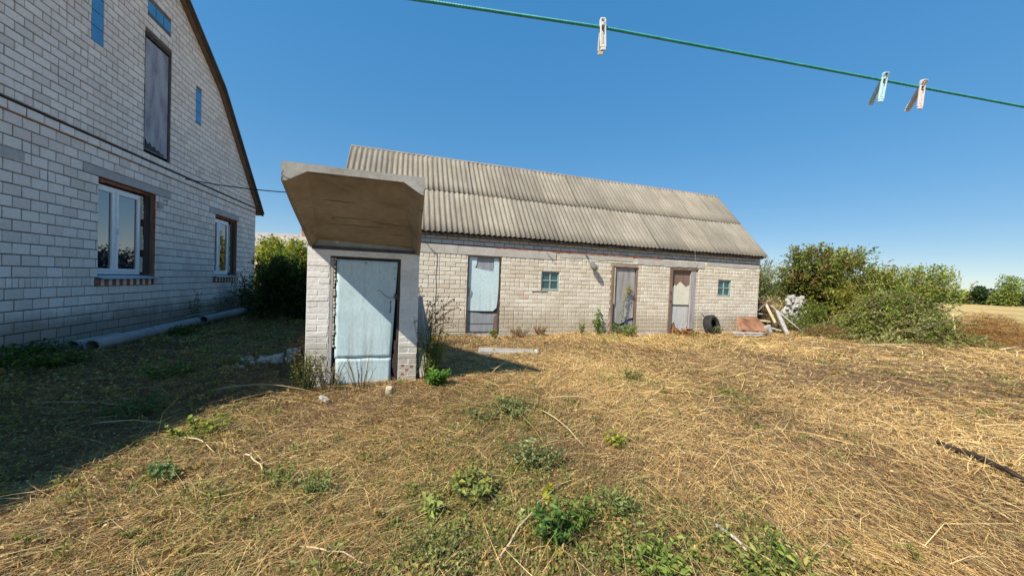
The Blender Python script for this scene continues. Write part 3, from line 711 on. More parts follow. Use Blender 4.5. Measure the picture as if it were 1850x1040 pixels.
# ------------------------------------------------------------------ cellar entrance with concrete canopy
def build_cellar():
    T = thing('cellar_entrance', 'small whitewashed brick cellar entrance with pale blue metal door under a tilted concrete canopy', 'cellar entrance', OA, OANG)
    Wd = 1.36; yb = 2.0; sl = .50
    door = (.26, 1.12, -.05, 1.625)
    ztop = lambda y: 1.74 - sl*y
    # core of front wall with opening, and side walls that fall with the slab
    mb = MB(); wall_core(mb, .0, Wd, -.2, [(0, 1.73), (Wd, 1.70)], [door], .0012, .25); mb.build('wall', MAT['white_plaster'], T)
    for (xa, xb) in ((.01, .24), (Wd-.24, Wd-.01)):
        MB().add([(xa, .252, -.2), (xb, .252, -.2), (xb, yb, -.2), (xa, yb, -.2), (xa, .252, 1.60), (xb, .252, 1.60), (xb, yb, 1.60-sl*(yb-.25)), (xa, yb, 1.60-sl*(yb-.25))],
                 [(0,3,2,1),(4,5,6,7),(0,1,5,4),(1,2,6,5),(2,3,7,6),(3,0,4,7)]).build('side_wall', MAT['white_brick'], T)
    MB().box(.01, Wd-.01, yb, yb+.2, -.2, .8).build('rear_wall', MAT['white_brick'], T)
    MB().box(.25, Wd-.25, .4, .43, -.2, 1.6).build('cellar_dark', MAT['interior'], T)
    B = []
    h = .0755; z = -.02; i = 0
    while z < 1.50:
        for (p, q) in ((0.0, .26), (1.12, Wd)):
            course(p, q, z, h, .25, (p+.13 if i % 2 else p), [], 'white_brick', .004, B)
        z += h; i += 1
    lay_bricks(T, OA, OANG, B, 0.0, .03, None, 300)
    # rendered lintel zone
    lp = [(0, 1.50), (.26, 1.50), (.26, 1.628), (1.12, 1.628), (1.12, 1.50), (Wd, 1.50), (Wd, 1.695), (0, 1.725)]
    m_ = MB(); m_.prism([(0, 1.49), (.26, 1.49), (.26, 1.628), (0, 1.628)], -.002, .05); m_.prism([(1.12, 1.49), (Wd, 1.49), (Wd, 1.628), (1.12, 1.628)], -.002, .05)
    m_.prism([(0, 1.629), (Wd, 1.629), (Wd, 1.695), (0, 1.725)], -.003, .05); m_.build('rendered_lintel', MAT['white_plaster'], T)
    # broken plaster at the door's edges
    # canopy slab
    n = 14; L = 1.05; z0 = 1.735
    V = []; Fc = []
    def prof(u):            # u = 0 at the wall, 1 at the front edge; outer box and inner trough
        splay = .10 + .12*u; lip = .035; hgt = .19; dep = .115
        return [(0, 0), (lip, 0), (splay, dep), (1.345-splay, dep), (1.345-lip, 0), (1.345, 0), (1.345, hgt), (0, hgt)]
    def at(u, p):
        y = .03 - u*(L+.03); tilt = -.055*p[0]/1.345*(1-u)
        return (p[0]+.015 + .004*math.sin(7*u+p[1]*9), y, z0 + .516*(-y) + p[1]*.98 + tilt)
    for k in range(n+1): V += [at(k/n, p) for p in prof(k/n)]
    top = MB(); sof = MB()
    for k in range(n):
        a = k*8; b_ = a+8
        for j in range(8):
            q = (a+j, a+(j+1) % 8, b_+(j+1) % 8, b_+j)
            (sof if j in (0, 1, 2, 3, 4) else top).add([V[i] for i in q], [(0,1,2,3)])
    top.add(V[-8:], [(7,6,3,2), (7,2,1,0), (6,5,4,3)]); top.add(V[:8], [(0,1,2,7), (2,3,6,7), (3,4,5,6)])
    cn = bevel(top.build('canopy', MAT['concrete'], T), .006, 1)
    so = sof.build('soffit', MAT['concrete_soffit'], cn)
    # front end rib (the face one sees), with dark tubes standing in for the thin shadow line behind it
    fr = MB(); p1 = [at(1.0, p) for p in prof(1.0)]
    o = MB().tube([Vector(p1[2])+Vector((0, .03, -.004)), Vector(p1[3])+Vector((0, .03, -.004))], .012, 6).build('shadow_line', MAT['dark_mortar'], cn)
    for (i0, i1) in ((1, 2), (3, 4)): MB().tube([Vector(p1[i0])+Vector((0, .03, .0)), Vector(p1[i1])+Vector((0, .03, -.002))], .009, 6).build('shadow_line', MAT['dark_mortar'], cn)
    # rebar wire stubs at the corners
    for c0 in (p1[0], p1[5]):
        c0 = Vector(c0)
        for k in range(3):
            d = Vector((random.uniform(-.03, .03), -.02-random.uniform(0, .02), random.uniform(.01, .05)))
            MB().tube([c0+Vector((0, .01, .02*k)), c0+d*.6+Vector((0, 0, .02*k)), c0+d+Vector((.01, 0, .02*k))], .003, 4).build('wire_stub', MAT['black_wire'], cn)
    # slab continuing down behind the wall
    MB().add([(.02, .035, z0+.0), (1.32, .035, z0-.035), (1.32, 2.25, z0-.035-sl*2.2), (.02, 2.25, z0-sl*2.2),
              (.02, .035, z0+.185), (1.32, .035, z0+.15), (1.32, 2.25, z0+.15-sl*2.2), (.02, 2.25, z0+.185-sl*2.2)],
             [(0,3,2,1),(4,5,6,7),(0,1,5,4),(1,2,6,5),(2,3,7,6),(3,0,4,7)]).build('rear_slab', MAT['concrete'], T)
    MB().box(.05, 1.29, -.005, .011, 1.70, 1.745).build('wall_top_strip', MAT['dark_mortar'], T)  # dark strip standing for the gap between wall top and slab
    # cracks / form marks in the soffit: shallow proud ridges of old mortar
    for (xa, xb, u, s_) in ((.35, .75, .42, .01), (.75, 1.2, .40, -.02), (.3, .62, .66, .0), (.25, .9, .30, .02), (.95, 1.15, .22, .0)):
        pts = []
        for k in range(9):
            xx = xa+(xb-xa)*k/8; uu = u + s_*k/8 + .006*math.sin(k*2.1); pts.append(at(uu, (xx, .1155)))
        MB().tube(pts, [.002+.003*math.sin(math.pi*k/8) for k in range(9)], 5).build('form_mark', MAT['dark_mortar'], cn)
    # frame and door leaf
    f_ = MB(); f_.box(.26, .315, .02, .12, -.05, 1.625); f_.box(1.085, 1.12, .02, .12, -.05, 1.625); f_.box(.315, 1.085, .02, .12, 1.600, 1.625)
    fo = f_.build('door_frame', MAT['dark_wood'], T)
    MB().box(.262, .30, .004, .019, -.03, 1.60).build('frame_board', MAT['grey_wood'], fo)
    m_ = MB(); k = .45
    while k < 1.58:
        hh = random.uniform(.02, .06); m_.box(.306, .306+random.uniform(.012, .03), .0, .03, k, k+hh); k += hh+random.uniform(0, .02)
    bevel(m_.build('mortar_lump', MAT['foam'], fo), .006)
    nx, nz = 16, 26; V = []
    for i in range(nz+1):
        for j in range(nx+1):
            x = .335 + .745*j/nx - .05*(1-i/nz)*j/nx; z = .30 + 1.285*i/nz
            V.append((x, .012+.0015*math.sin(j*.7+i*.35)+.001*math.sin(i*.9), z))
    f = [(i*(nx+1)+j, i*(nx+1)+j+1, (i+1)*(nx+1)+j+1, (i+1)*(nx+1)+j) for i in range(nz) for j in range(nx)]
    dr = MB().add(V, f).build('door', MAT['blue_paint'], T, True); s = dr.modifiers.new('solid', 'SOLIDIFY'); s.thickness = .01; s.offset = -1
    V = []
    for i in range(9):
        for j in range(nx+1):
            x = .35 + .68*j/nx; z = -.05 + .345*i/8
            V.append((x, .003+.0015*math.sin(j*.8+1)+(-.007*abs(math.sin(j*.4)) if i == 8 else .0), z + (.004*math.sin(j*.8) if i == 8 else 0)))
    f = [(i*(nx+1)+j, i*(nx+1)+j+1, (i+1)*(nx+1)+j+1, (i+1)*(nx+1)+j) for i in range(8) for j in range(nx)]
    kp = MB().add(V, f).build('kick_plate', MAT['blue_paint'], dr, True); s = kp.modifiers.new('solid', 'SOLIDIFY'); s.thickness = .006; s.offset = -1
    MB().box(.35, 1.02, .03, .05, .24, .34).build('plate_gap', MAT['interior'], dr)
    MB().tube([(1.005, .0, 1.06), (1.005, -.035, 1.045), (1.01, -.04, .98), (1.0, -.035, .92), (1.0, .0, .905)], .007, 8).build('door_handle', MAT['metal_dark'], dr)
    bevel(MB().box(1.055, 1.10, -.03, .01, 1.09, 1.16).build('hasp', MAT['metal_dark'], dr), .005)
    MB().tube([(.83, .004, 1.20), (.88, -.004, 1.19), (.93, -.006, 1.13), (1.0, -.01, 1.10), (1.06, -.02, 1.115)], .0028, 5).build('wire', MAT['black_wire'], dr)
    for (x, z) in ((1.05, 1.50), (1.05, 1.36), (.68, 1.55)):
        MB().tube([(x, .012, z), (x, .0, z)], .008, 8).build('bolt', MAT['metal_dark'], dr)
    # dark broken rebate low on the right jamb
    m_ = MB(); k = -.03
    while k < .5:
        m_.box(1.075-random.uniform(.0, .04)*(1-k), 1.115, .0, .02, k, k+.06, random.random()); k += .062
    m_.build('broken_jamb', MAT['dark_wood'], fo)
    # flaked red brick low on right pier
    for k in range(4):
        x = random.uniform(1.17, 1.3); z = random.uniform(0, .2)
        MB().box(x-.02, x+.02, -.0045, .01, z, z+.025).build('flaked_brick', MAT['red_brick'], T)
build_cellar()

# ------------------------------------------------------------------ foliage builder
class Fol:
    def __init__(s, seed=0): s.r = np.random.default_rng(seed); s.V = []; s.F = []; s.C = []; s.n = 0; s.SV = MB(); 
    def leaves(s, P, D, L, Wd, col, droop=.3, fold=.25):
        P = np.asarray(P, float); n = len(P)
        if n == 0: return
        D = np.asarray(D, float); D = D/np.maximum(np.linalg.norm(D, axis=1, keepdims=True), 1e-6)
        up = s.r.normal(size=(n, 3)); up[:, 2] = np.abs(up[:, 2])+.8
        Sx = np.cross(D, up); Sx /= np.maximum(np.linalg.norm(Sx, axis=1, keepdims=True), 1e-6); Nn = np.cross(Sx, D)
        L = np.broadcast_to(L, n)[:, None]; Wd = np.broadcast_to(Wd, n)[:, None]
        base = P; tip = P + D*L - np.array([0, 0, 1])*droop*L*s.r.random((n, 1))
        mid = P + D*L*.45
        l = mid + Sx*Wd/2 + Nn*fold*Wd; r_ = mid - Sx*Wd/2 + Nn*fold*Wd
        V = np.stack([base, l, tip, r_], 1).reshape(-1, 3); i = np.arange(n)*4+s.n
        s.V.append(V); s.F.append(np.concatenate([np.stack([i, i+2, i+1], 1), np.stack([i, i+3, i+2], 1)])); 
        c = np.asarray(col, float); s.C.append(np.concatenate([c, c])); s.n += 4*n
    def stem(s, pts, r0, r1, col, k=3):
        pts = np.asarray(pts, float); m_ = len(pts); rad = np.linspace(r0, r1, m_)
        d = np.gradient(pts, axis=0); d /= np.maximum(np.linalg.norm(d, axis=1, keepdims=True), 1e-9)
        a = np.cross(d, np.array([.13, .31, 1.])); a /= np.maximum(np.linalg.norm(a, axis=1, keepdims=True), 1e-6); b_ = np.cross(d, a)
        th = 2*np.pi*np.arange(k)/k
        V = (pts[:, None] + rad[:, None, None]*(a[:, None]*np.cos(th)[None, :, None] + b_[:, None]*np.sin(th)[None, :, None])).reshape(-1, 3)
        i = (np.arange(m_-1)[:, None]*k); j = np.arange(k)[None]; j2 = (j+1) % k
        q = [(i+j).ravel(), (i+j2).ravel(), (i+k+j2).ravel(), (i+k+j).ravel()]
        s.V.append(V); s.F.append(np.concatenate([np.stack([q[0], q[1], q[2]], 1), np.stack([q[0], q[2], q[3]], 1)])+s.n)
        nf = 2*(m_-1)*k; s.C.append(np.tile(np.asarray(col, float), (nf, 1))); s.n += len(V)
    def build(s, name, mat='leaf', parent=None, loc=None):
        return np_obj(name, np.concatenate(s.V), np.concatenate(s.F), MAT[mat], parent, np.concatenate(s.C), loc)

LIFT = np.array([1.7, 1.45, 1.05])        # makes all the leaf palettes lighter and yellower
def pal(r, n, cols, jit=.25):
    c = LIFT* np.asarray(cols, float)[r.integers(0, len(cols), n)]; return c*(1+r.uniform(-jit, jit, (n, 1)))

GREENS = [(.09, .17, .035), (.13, .21, .045), (.17, .24, .05), (.10, .14, .045), (.2, .24, .065)]
YELLOW = [(.20, .28, .05), (.28, .32, .06), (.17, .25, .05), (.34, .32, .08)]
GREY = [(.17, .22, .10), (.22, .26, .13), (.13, .18, .08), (.26, .26, .14)]
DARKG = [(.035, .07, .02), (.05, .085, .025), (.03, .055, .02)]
BROWN = [(.16, .10, .05), (.22, .15, .08), (.10, .065, .04), (.28, .2, .1)]

def shrub(name, label, cat, loc, size, ntwig, leaf, cols, seed, group=None, lean=(0, 0), zmin=.08, nst=9, hollow=.35, leafn=16, twig=.42, shoot=.12, trunk_r=.03, trunkname='trunk', topbias=.0, dead=None):
    """woody plant: stems > branches > twigs with leaves; crown and stems are separate parts"""
    r = np.random.default_rng(seed); T = thing(name, label, cat, loc, 0, group)
    fo = Fol(seed); st = Fol(seed+1); sx, sy, sz = size
    # lumpy envelope
    lob = r.uniform(-1, 1, (14, 3))*np.array([.62, .62, .45]) + np.array([0, 0, .55]); lr = r.uniform(.30, .55, 14)
    tips = []
    while len(tips) < ntwig:
        k = r.integers(14); v = r.normal(size=3); v /= np.linalg.norm(v); q = lob[k] + v*lr[k]*(r.uniform(hollow, 1.0))
        if r.random() < shoot: q = q*np.array([1.1, 1.1, 1.0]) + np.array([0, 0, r.uniform(.05, .25)])
        if q[2]*sz < zmin or q[2] > 1.22: continue
        tips.append(q)
    tips = np.array(tips); tips[:, :2] += np.array(lean)*tips[:, 2:3]
    tips = tips*np.array([sx, sy, sz])
    hub = []
    for k in range(nst):
        a = r.uniform(0, 2*np.pi); b0 = np.array([np.cos(a), np.sin(a), 0])*np.array([sx, sy, 1])*.12*r.random(); b0[2] = 0
        tgt = tips[r.integers(len(tips))]*np.array([.75, .75, .8]); m_ = 6; t_ = np.linspace(0, 1, m_)[:, None]
        p = b0 + (tgt-b0)*t_ + np.array([0, 0, 1])*.18*sz*np.sin(np.pi*t_)*.5 + r.normal(size=(m_, 3))*.03*sz*t_
        p[0, 2] = -.08; st.stem(p, trunk_r*r.uniform(.7, 1.2), trunk_r*.25, (.17, .125, .085), 5); hub += list(p[2:])
    hub = np.array(hub)
    for q in tips:
        d = np.linalg.norm(hub-q, axis=1); h_ = hub[np.argmin(d)]
        dirn = (q-h_); L = np.linalg.norm(dirn); 
        if L < 1e-3: continue
        out = dirn/L + np.array([0, 0, .35]) + r.normal(size=3)*.25; out /= np.linalg.norm(out)
        base = q - out*twig*.5
        if r.random() < .22: st.stem(np.stack([h_, (h_+base)/2+r.normal(size=3)*.03, base]), .007, .004, (.18, .13, .09), 3)
        if r.random() < .6: st.stem(np.stack([base, q, q+out*twig*.5]), .0045, .002, (.16, .15, .08), 3)
        m_ = max(4, int(leafn*r.uniform(.6, 1.3))); t_ = r.random((m_, 1)); P = base + out*twig*t_ + r.normal(size=(m_, 3))*.03
        D = out + r.normal(size=(m_, 3))*.8
        tint = 1+r.uniform(-.28, .28)
        cc = pal(r, m_, cols, .2)*tint
        if dead is not None and r.random() < .08: cc = pal(r, m_, dead)
        ls = leaf[0]*r.uniform(.6, 1.25, m_)
        fo.leaves(P, D, ls, ls*leaf[1], cc)
    cr_ = fo.build('crown', 'leaf', T); st.build(trunkname, 'leaf', T)
    return T

def weed(name, label, loc, h, spread, nst, leaf, cols, seed, cat='plant', group=None, stemcol=(.14, .17, .06), leafn=14, droop=.4, erect=1.0):
    r = np.random.default_rng(seed); T = thing(name, label, cat, loc, 0, group); fo = Fol(seed); st = Fol(seed+5)
    for k in range(nst):
        a = r.uniform(0, 2*np.pi); rr = r.random()**.6*spread; hh = h*r.uniform(.5, 1.1)*erect
        b0 = np.array([np.cos(a)*rr*.35, np.sin(a)*rr*.35, -.03]); tp = np.array([np.cos(a)*rr, np.sin(a)*rr, hh]); t_ = np.linspace(0, 1, 6)[:, None]
        p = b0+(tp-b0)*t_ + np.array([0, 0, .12*h])*np.sin(np.pi*t_) + r.normal(size=(6, 3))*.012*h
        st.stem(p, .004+.002*h, .0015, np.array(stemcol)*r.uniform(.7, 1.2), 3)
        m_ = int(leafn*r.uniform(.7, 1.3)); tt = r.uniform(.12, 1, m_); idx = tt*5; i0 = np.minimum(idx.astype(int), 4); fr = (idx-i0)[:, None]
        P = p[i0]*(1-fr)+p[i0+1]*fr; D = r.normal(size=(m_, 3)); D[:, 2] = np.abs(D[:, 2])*.5+.15
        ls = leaf[0]*r.uniform(.6, 1.3, m_); fo.leaves(P, D, ls, ls*leaf[1], pal(r, m_, cols), droop)
    fo.build('foliage', 'leaf', T); st.build('stem', 'leaf', T); return T

# right-hand thicket
shrub('elder_bush', 'tallest rounded dark green bush with brownish leaves in the thicket right of the barn', 'bush', (12.75, 14.3, 0), (2.1, 1.6, 2.52), 2300, (.115, .45), [(.09, .15, .035), (.13, .2, .04), (.19, .23, .05), (.17, .13, .06), (.24, .26, .07), (.15, .2, .08)], 11, dead=BROWN, nst=12, trunk_r=.05)
shrub('young_elm', 'loose blue-green bush just behind the right corner of the barn', 'bush', (10.1, 14.6, 0), (1.3, 1.2, 2.1), 900, (.085, .4), GREY+[(.06, .11, .035)], 12, shoot=.3, leafn=13)
shrub('young_acacia', 'pale green upright sapling with thin shoots at the right end of the thicket', 'sapling', (14.7, 13.2, 0), (1.7, 1.2, 1.95), 1250, (.10, .42), [(.2, .28, .08), (.26, .32, .10), (.15, .22, .06), (.28, .30, .11)], 13, shoot=.4, leafn=14)
shrub('hazel_bush', 'yellow-green bush with autumn-tinted leaves just right of the whitewashed wall remnant', 'bush', (12.0, 13.1, 0), (1.0, .7, 1.45), 560, (.085, .45), [(.19, .26, .05), (.26, .29, .06), (.14, .19, .05), (.3, .24, .08)], 14, leafn=13)
shrub('wild_currant_bush', 'orange-tinged bush in the middle of the thicket between the tallest bush and the pale sapling', 'bush', (13.75, 13.5, 0), (1.6, 1.0, 1.95), 1300, (.08, .45), [(.17, .24, .05), (.24, .25, .06), (.32, .23, .07), (.12, .17, .05)], 15, leafn=13)
# pile of cut branches
def branch_pile():
    T = thing('branch_pile', 'sprawling heap of cut leafy branches wilting grey-green at the edge of the yard', 'branch pile', (12.0, 10.9, 0))
    r = np.random.default_rng(33); fo = Fol(33); st = Fol(34)
    for k in range(360):
        c0 = np.array([r.normal(0, .95), r.normal(0, .5), 0]); hmax = 1.62*np.exp(-(c0[0]/1.5)**2-(c0[1]/.9)**2)
        c0[2] = r.uniform(.05, 1)*hmax; a = r.uniform(-.6, .6)+(0 if r.random() < .6 else np.pi); L = r.uniform(.5, 1.3)
        d = np.array([np.cos(a), np.sin(a)*.8, r.normal(.02, .22)]); t_ = np.linspace(-.5, .5, 6)[:, None]
        p = c0+d*L*t_+np.array([0, 0, -.35])*L*(t_**2); p[:, 2] = np.maximum(p[:, 2], .03)
        st.stem(p, .012*r.uniform(.4, 1.3), .003, pal(r, 1, [(.2, .15, .1), (.3, .24, .16), (.14, .1, .07)])[0], 4)
        for q in range(9):
            f = r.random(); b0 = p[min(5, int(f*5))]; dd = d+r.normal(size=3)*.7; dd[2] -= .1; m_ = 13; tt = r.random((m_, 1))
            P = b0+dd*.3*tt; P[:, 2] = np.maximum(P[:, 2], .02); ls = .075*r.uniform(.6, 1.3, m_)
            base = GREY if k % 3 else GREENS
            fo.leaves(P, dd+r.normal(size=(m_, 3))*.7, ls, ls*.42, pal(r, m_, base)*(1+.25*np.sin(k)))
    fo.build('foliage', 'leaf', T); st.build('branch', 'leaf', T)
branch_pile()
def brush_heap(name, label, loc, size, n, seed, cols, cat='brushwood', thick=.004):
    T = thing(name, label, cat, loc); r = np.random.default_rng(seed); st = Fol(seed)
    for k in range(n):
        c0 = np.array([r.normal(0, size[0]*.45), r.normal(0, size[1]*.45), 0]); hm = size[2]*np.exp(-(c0[0]/size[0])**2-(c0[1]/size[1])**2)
        c0[2] = r.random()*hm; d = r.normal(size=3); d[2] = abs(d[2])*.35; d /= np.linalg.norm(d); L = r.uniform(.2, .75)*max(.5, size[2])
        p = c0+d*L*np.linspace(-.5, .5, 4)[:, None]+r.normal(size=(4, 3))*.02; p[:, 2] = np.maximum(p[:, 2], .015)
        st.stem(p, thick*r.uniform(.5, 1.8), thick*.4, pal(r, 1, cols)[0], 3)
    st.build('twig', 'leaf', T)['kind'] = 'stuff'; return T
brush_heap('dead_brush', 'low tangle of bare brown twigs at the left foot of the branch pile', (9.6, 10.6, 0), (.9, .45, .42), 520, 41, BROWN+[(.34, .26, .17)])
brush_heap('dead_weeds', 'mound of tall dry brown weeds at the right edge of the yard', (14.9, 10.9, 0), (1.7, 1.1, .95), 2600, 42, [(.28, .19, .09), (.36, .25, .12), (.2, .13, .07), (.42, .31, .16)], 'weeds')
brush_heap('dry_brush', 'grey-green brush lying right of the branch pile', (13.35, 9.95, 0), (.8, .35, .3), 420, 43, [(.25, .24, .13), (.32, .27, .15), (.18, .2, .1)])
def log(name, label, cat, pts, rad, mat, n=7):
    r = random.Random(len(name)*31+int(abs(pts[0][0])*100)); c0 = Vector(pts[0]); T = []
    o = MB().tube([(Vector(p)-c0) for p in pts], rad, n).build(name, MAT[mat], None, True); o.location = c0
    return tag(o, label, cat)
log('pale_pole', 'long pale bare pole lying in front of the branch pile', 'pole', [(9.35, 9.2, .05), (10.6, 9.5, .06), (11.9, 9.6, .05)], [.02, .018, .01], 'dry_stalk')
log('pale_pole', 'short pale pole lying near the dry weed mound at the right', 'pole', [(13.1, 9.3, .06), (14.1, 9.6, .12)], [.025, .018], 'dry_stalk')
log('leaning_branch', 'pale upright branch stub standing at the right end of the branch pile', 'branch', [(13.0, 10.2, .0), (13.02, 10.22, .55), (12.98, 10.25, .95)], [.03, .025, .015], 'dry_stalk')
log('leaning_branch', 'long slanting bare branch poking from the branch pile to the right', 'branch', [(11.4, 9.9, .35), (12.3, 10.0, .62), (13.2, 10.1, .98)], [.02, .015, .008], 'bark')

# whitewashed wall remnant behind the bushes
def wall_remnant():
    p = Vector((10.75, 13.3, 0)); T = thing('ruined_wall', 'crumbling whitewashed wall remnant half hidden by bushes right of the barn', 'wall', p, R(12))
    r = random.Random(5); z = .02; k = 0
    while z < 1.2:
        half = .78*(1-(z/1.45)**1.6)+.1*r.uniform(-1, 1); x = -half; hh = r.uniform(.07, .12)
        while x < half:
            w = r.uniform(.09, .22); k += 1
            o = slab_bit('-', (x+w/2, r.uniform(-.10, .02), z+r.uniform(-.03, .03)), (w*.6, .10, hh*.62), 'white_rubble', 900+k, 'stone', '-')
            o.rotation_euler = (r.uniform(-.3, .3), r.uniform(-.3, .3), r.uniform(-.6, .6)); o.parent = T; del o['label']; del o['category']; x += w*r.uniform(.9, 1.3)
        z += hh
    MB().prism([(-.8, -.1), (.8, -.1), (.45, .6), (.1, 1.0), (-.3, .8)], .02, .085).build('core', MAT['white_plaster'], T)

# hedge and bushes left of the cellar entrance
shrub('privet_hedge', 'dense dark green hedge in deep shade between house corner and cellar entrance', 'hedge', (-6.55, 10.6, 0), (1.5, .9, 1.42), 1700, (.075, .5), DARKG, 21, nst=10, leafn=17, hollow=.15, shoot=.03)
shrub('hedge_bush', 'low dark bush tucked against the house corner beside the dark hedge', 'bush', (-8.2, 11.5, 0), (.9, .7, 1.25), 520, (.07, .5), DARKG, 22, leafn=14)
shrub('golden_bush', 'sunlit yellow-green tall bush behind the dark hedge, nearest the house corner', 'bush', (-11.3, 17.4, 0), (1.5, 1.0, 2.45), 1800, (.14, .5), YELLOW+[(.12, .19, .04)], 23, leafn=15)
shrub('golden_bush', 'sunlit yellow-green tall bush behind the dark hedge, nearest the concrete canopy', 'bush', (-9.0, 16.8, 0), (1.6, 1.0, 2.3), 1800, (.14, .5), YELLOW+[(.12, .19, .04), (.3, .22, .05)], 24, leafn=15)
shrub('golden_bush', 'sunlit green bush in the middle behind the dark hedge, greener than its neighbours', 'bush', (-10.1, 15.6, 0), (1.3, 1.0, 1.9), 1200, (.12, .5), [(.10, .17, .03), (.15, .21, .04), (.08, .14, .03)], 25, leafn=15)

# far house
def far_house():
    T = thing('far_house', 'distant low house with pale brown roof and small brick chimney beyond the yellow-green bushes', 'house', (-30.5, 45, 0), R(2))
    MB().box(-9, 9, 0, 9, -.2, 4.6).build('wall', MAT['far_wall'], T)
    rf = MB().add([(-9.5, -.5, 4.45), (9.5, -.5, 4.45), (9.5, 4.5, 6.75), (-9.5, 4.5, 6.75), (-9.5, 9.5, 4.45), (9.5, 9.5, 4.45)], [(0,1,2,3), (3,2,5,4), (0,3,4), (1,5,2), (0,4,5,1)]).build('roof', MAT['far_roof'], T)
    MB().box(1.1, 1.9, 3.6, 4.3, 6.0, 7.25).build('chimney', MAT['red_brick'], rf); MB().box(1.0, 2.0, 3.5, 4.4, 7.25, 7.4).build('chimney_cap', MAT['brown_wood'], rf)
far_house()

# far trees beyond the field
FT = [((99, 78), (4.4, 2.6), 'small pointed dark tree on the far tree line, leftmost beyond the field', DARKG), ((101.5, 79.5), (4.2, 2.6), 'low rounded tree on the far tree line beside the small pointed tree', GREENS),
      ((106, 79), (4.2, 3.3), 'low grey-green tree on the far tree line left of the tall loose tree', DARKG), ((104, 72.8), (4.4, 5.3), 'tall loose tree on the far tree line with thin crown top', GREENS),
      ((108, 70.5), (5.5, 4.9), 'broad rounded dark tree at the right frame edge beyond the field', DARKG), ((112, 68.5), (5.5, 5.0), 'broad tree cut by the right frame edge beyond the field', GREENS)]
for i, (p, (w_, h_), lab, cl) in enumerate(FT):
    r = np.random.default_rng(60+i); T = thing('far_tree', lab, 'tree', (p[0], p[1], 0)); fo = Fol(60+i)
    n = 2600; v = r.normal(size=(n, 3)); v /= np.linalg.norm(v, axis=1, keepdims=True)
    lob = r.uniform(-1, 1, (9, 3))*np.array([.6, .6, .4])+np.array([0, 0, .6]); k = r.integers(0, 9, n); q = (lob[k]+v*r.uniform(.3, .5, (n, 1)))*np.array([w_*.5, w_*.5, h_*.9])
    if i == 0: q = np.stack([v[:, 0]*(1-r.random(n))*1.4, v[:, 1]*1.4*(1-r.random(n)), r.random(n)**1.3*h_], 1); q[:, :2] *= (1-q[:, 2:3]/h_)+.05
    q = q[q[:, 2] > .1]; n = len(q); fo.leaves(q, r.normal(size=(n, 3)), .38, .26, pal(r, n, cl, .35)*np.array([1.15, 1.15, 1.5])); fo.build('crown', 'leaf', T)  # distance haze put into the leaf colour: lighter and bluer
    MB().tube([(0, 0, -.2), (.1, 0, h_*.3), (0, .1, h_*.6)], [.18, .13, .05], 6).build('trunk', MAT['bark'], T)
def far_row():
    r = np.random.default_rng(77); fo = Fol(77); n = 34000
    u = r.random(n); x = 40+u*150; y = 96+r.normal(0, 2, n)-u*38+4*np.sin(u*20); hh = (2.5+1.1*np.sin(u*41)+.8*np.sin(u*97+1))*r.random(n)
    fo.leaves(np.stack([x, y, hh+.1], 1), r.normal(size=(n, 3)), .7, .45, pal(r, n, [(.06, .10, .05), (.09, .13, .07), (.05, .08, .05)]))
    tag(fo.build('far_scrub', 'leaf'), 'low dark scrub along the far edge of the golden field', 'scrub', None, 'stuff')
far_row()

# ------------------------------------------------------------------ things at the foot of the barn wall
def bpos(x, y, z=0): return to_world(BA, BANG, x, y, z)
def build_tyre():
    T = thing('old_tyre', 'worn black tyre standing against the barn wall, weeds growing in it', 'tyre', bpos(-2.15, -.30, .0), BANG)
    M = Matrix.Translation((0, .06, .27)) @ Matrix.Rotation(R(14), 4, 'Z') @ Matrix.Rotation(R(-14), 4, 'X')
    mb = MB(); prof = [(.155, .03), (.17, .085), (.235, .10), (.285, .085), (.30, .04), (.30, -.04), (.285, -.085), (.235, -.10), (.17, -.085), (.155, -.03), (.20, -.06), (.26, -.06), (.27, 0), (.26, .06), (.20, .06)]
    n = 36; V = []
    for k in range(n):
        a = 2*math.pi*k/n
        for (rr, w) in prof: V.append(M @ Vector((rr*math.cos(a), w*1.2, rr*math.sin(a))))
    m_ = len(prof); f = [(k*m_+j, k*m_+(j+1) % m_, ((k+1) % n)*m_+(j+1) % m_, ((k+1) % n)*m_+j) for k in range(n) for j in range(m_)]
    mb.add(V, f).build('carcass', MAT['tyre'], T, True)
    tr = MB()
    for k in range(48):
        a = 2*math.pi*k/48
        for w in (-.06, 0, .06):
            Mt = M @ Matrix.Rotation(-a, 4, 'Y') @ Matrix.Translation((.303, w, 0)); tr.obox(Mt, .012, .045, .022)
    tr.build('tread', MAT['tyre'], T)['kind'] = 'stuff'
build_tyre()
weed('nettle', 'small green weed growing out of the old tyre', bpos(-2.12, -.42), .30, .2, 16, (.06, .4), GREENS+GREY, 301, leafn=8)
def rusty():
    T = MB(); nx, ny = 18, 10; V = []; r = random.Random(3)
    for j in range(ny+1):
        for i in range(nx+1):
            u, v = i/nx, j/ny; wob = .035*math.sin(u*14+v*5)+.02*math.sin(v*17+u*3)
            x = -.62+1.28*u + (.30*v)*(1-u)*.8 - .12*v*u; y = -.45+.40*v + wob; z = .10+.42*v*(1-.12*abs(u-.5)) + wob*.7 + .03*math.sin(u*9)
            if j == 0: z += r.uniform(-.03, .02)
            V.append((x, y, z))
    f = [(j*(nx+1)+i, j*(nx+1)+i+1, (j+1)*(nx+1)+i+1, (j+1)*(nx+1)+i) for j in range(ny) for i in range(nx)]
    o = T.add(V, f).build('rusty_sheet', MAT['rust'], None, True); s = o.modifiers.new('s', 'SOLIDIFY'); s.thickness = .006
    o.location = bpos(-.75, -.12); o.rotation_euler = (0, 0, BANG); tag(o, 'crumpled rusty orange sheet of metal leaning on the barn wall', 'metal sheet')
rusty()
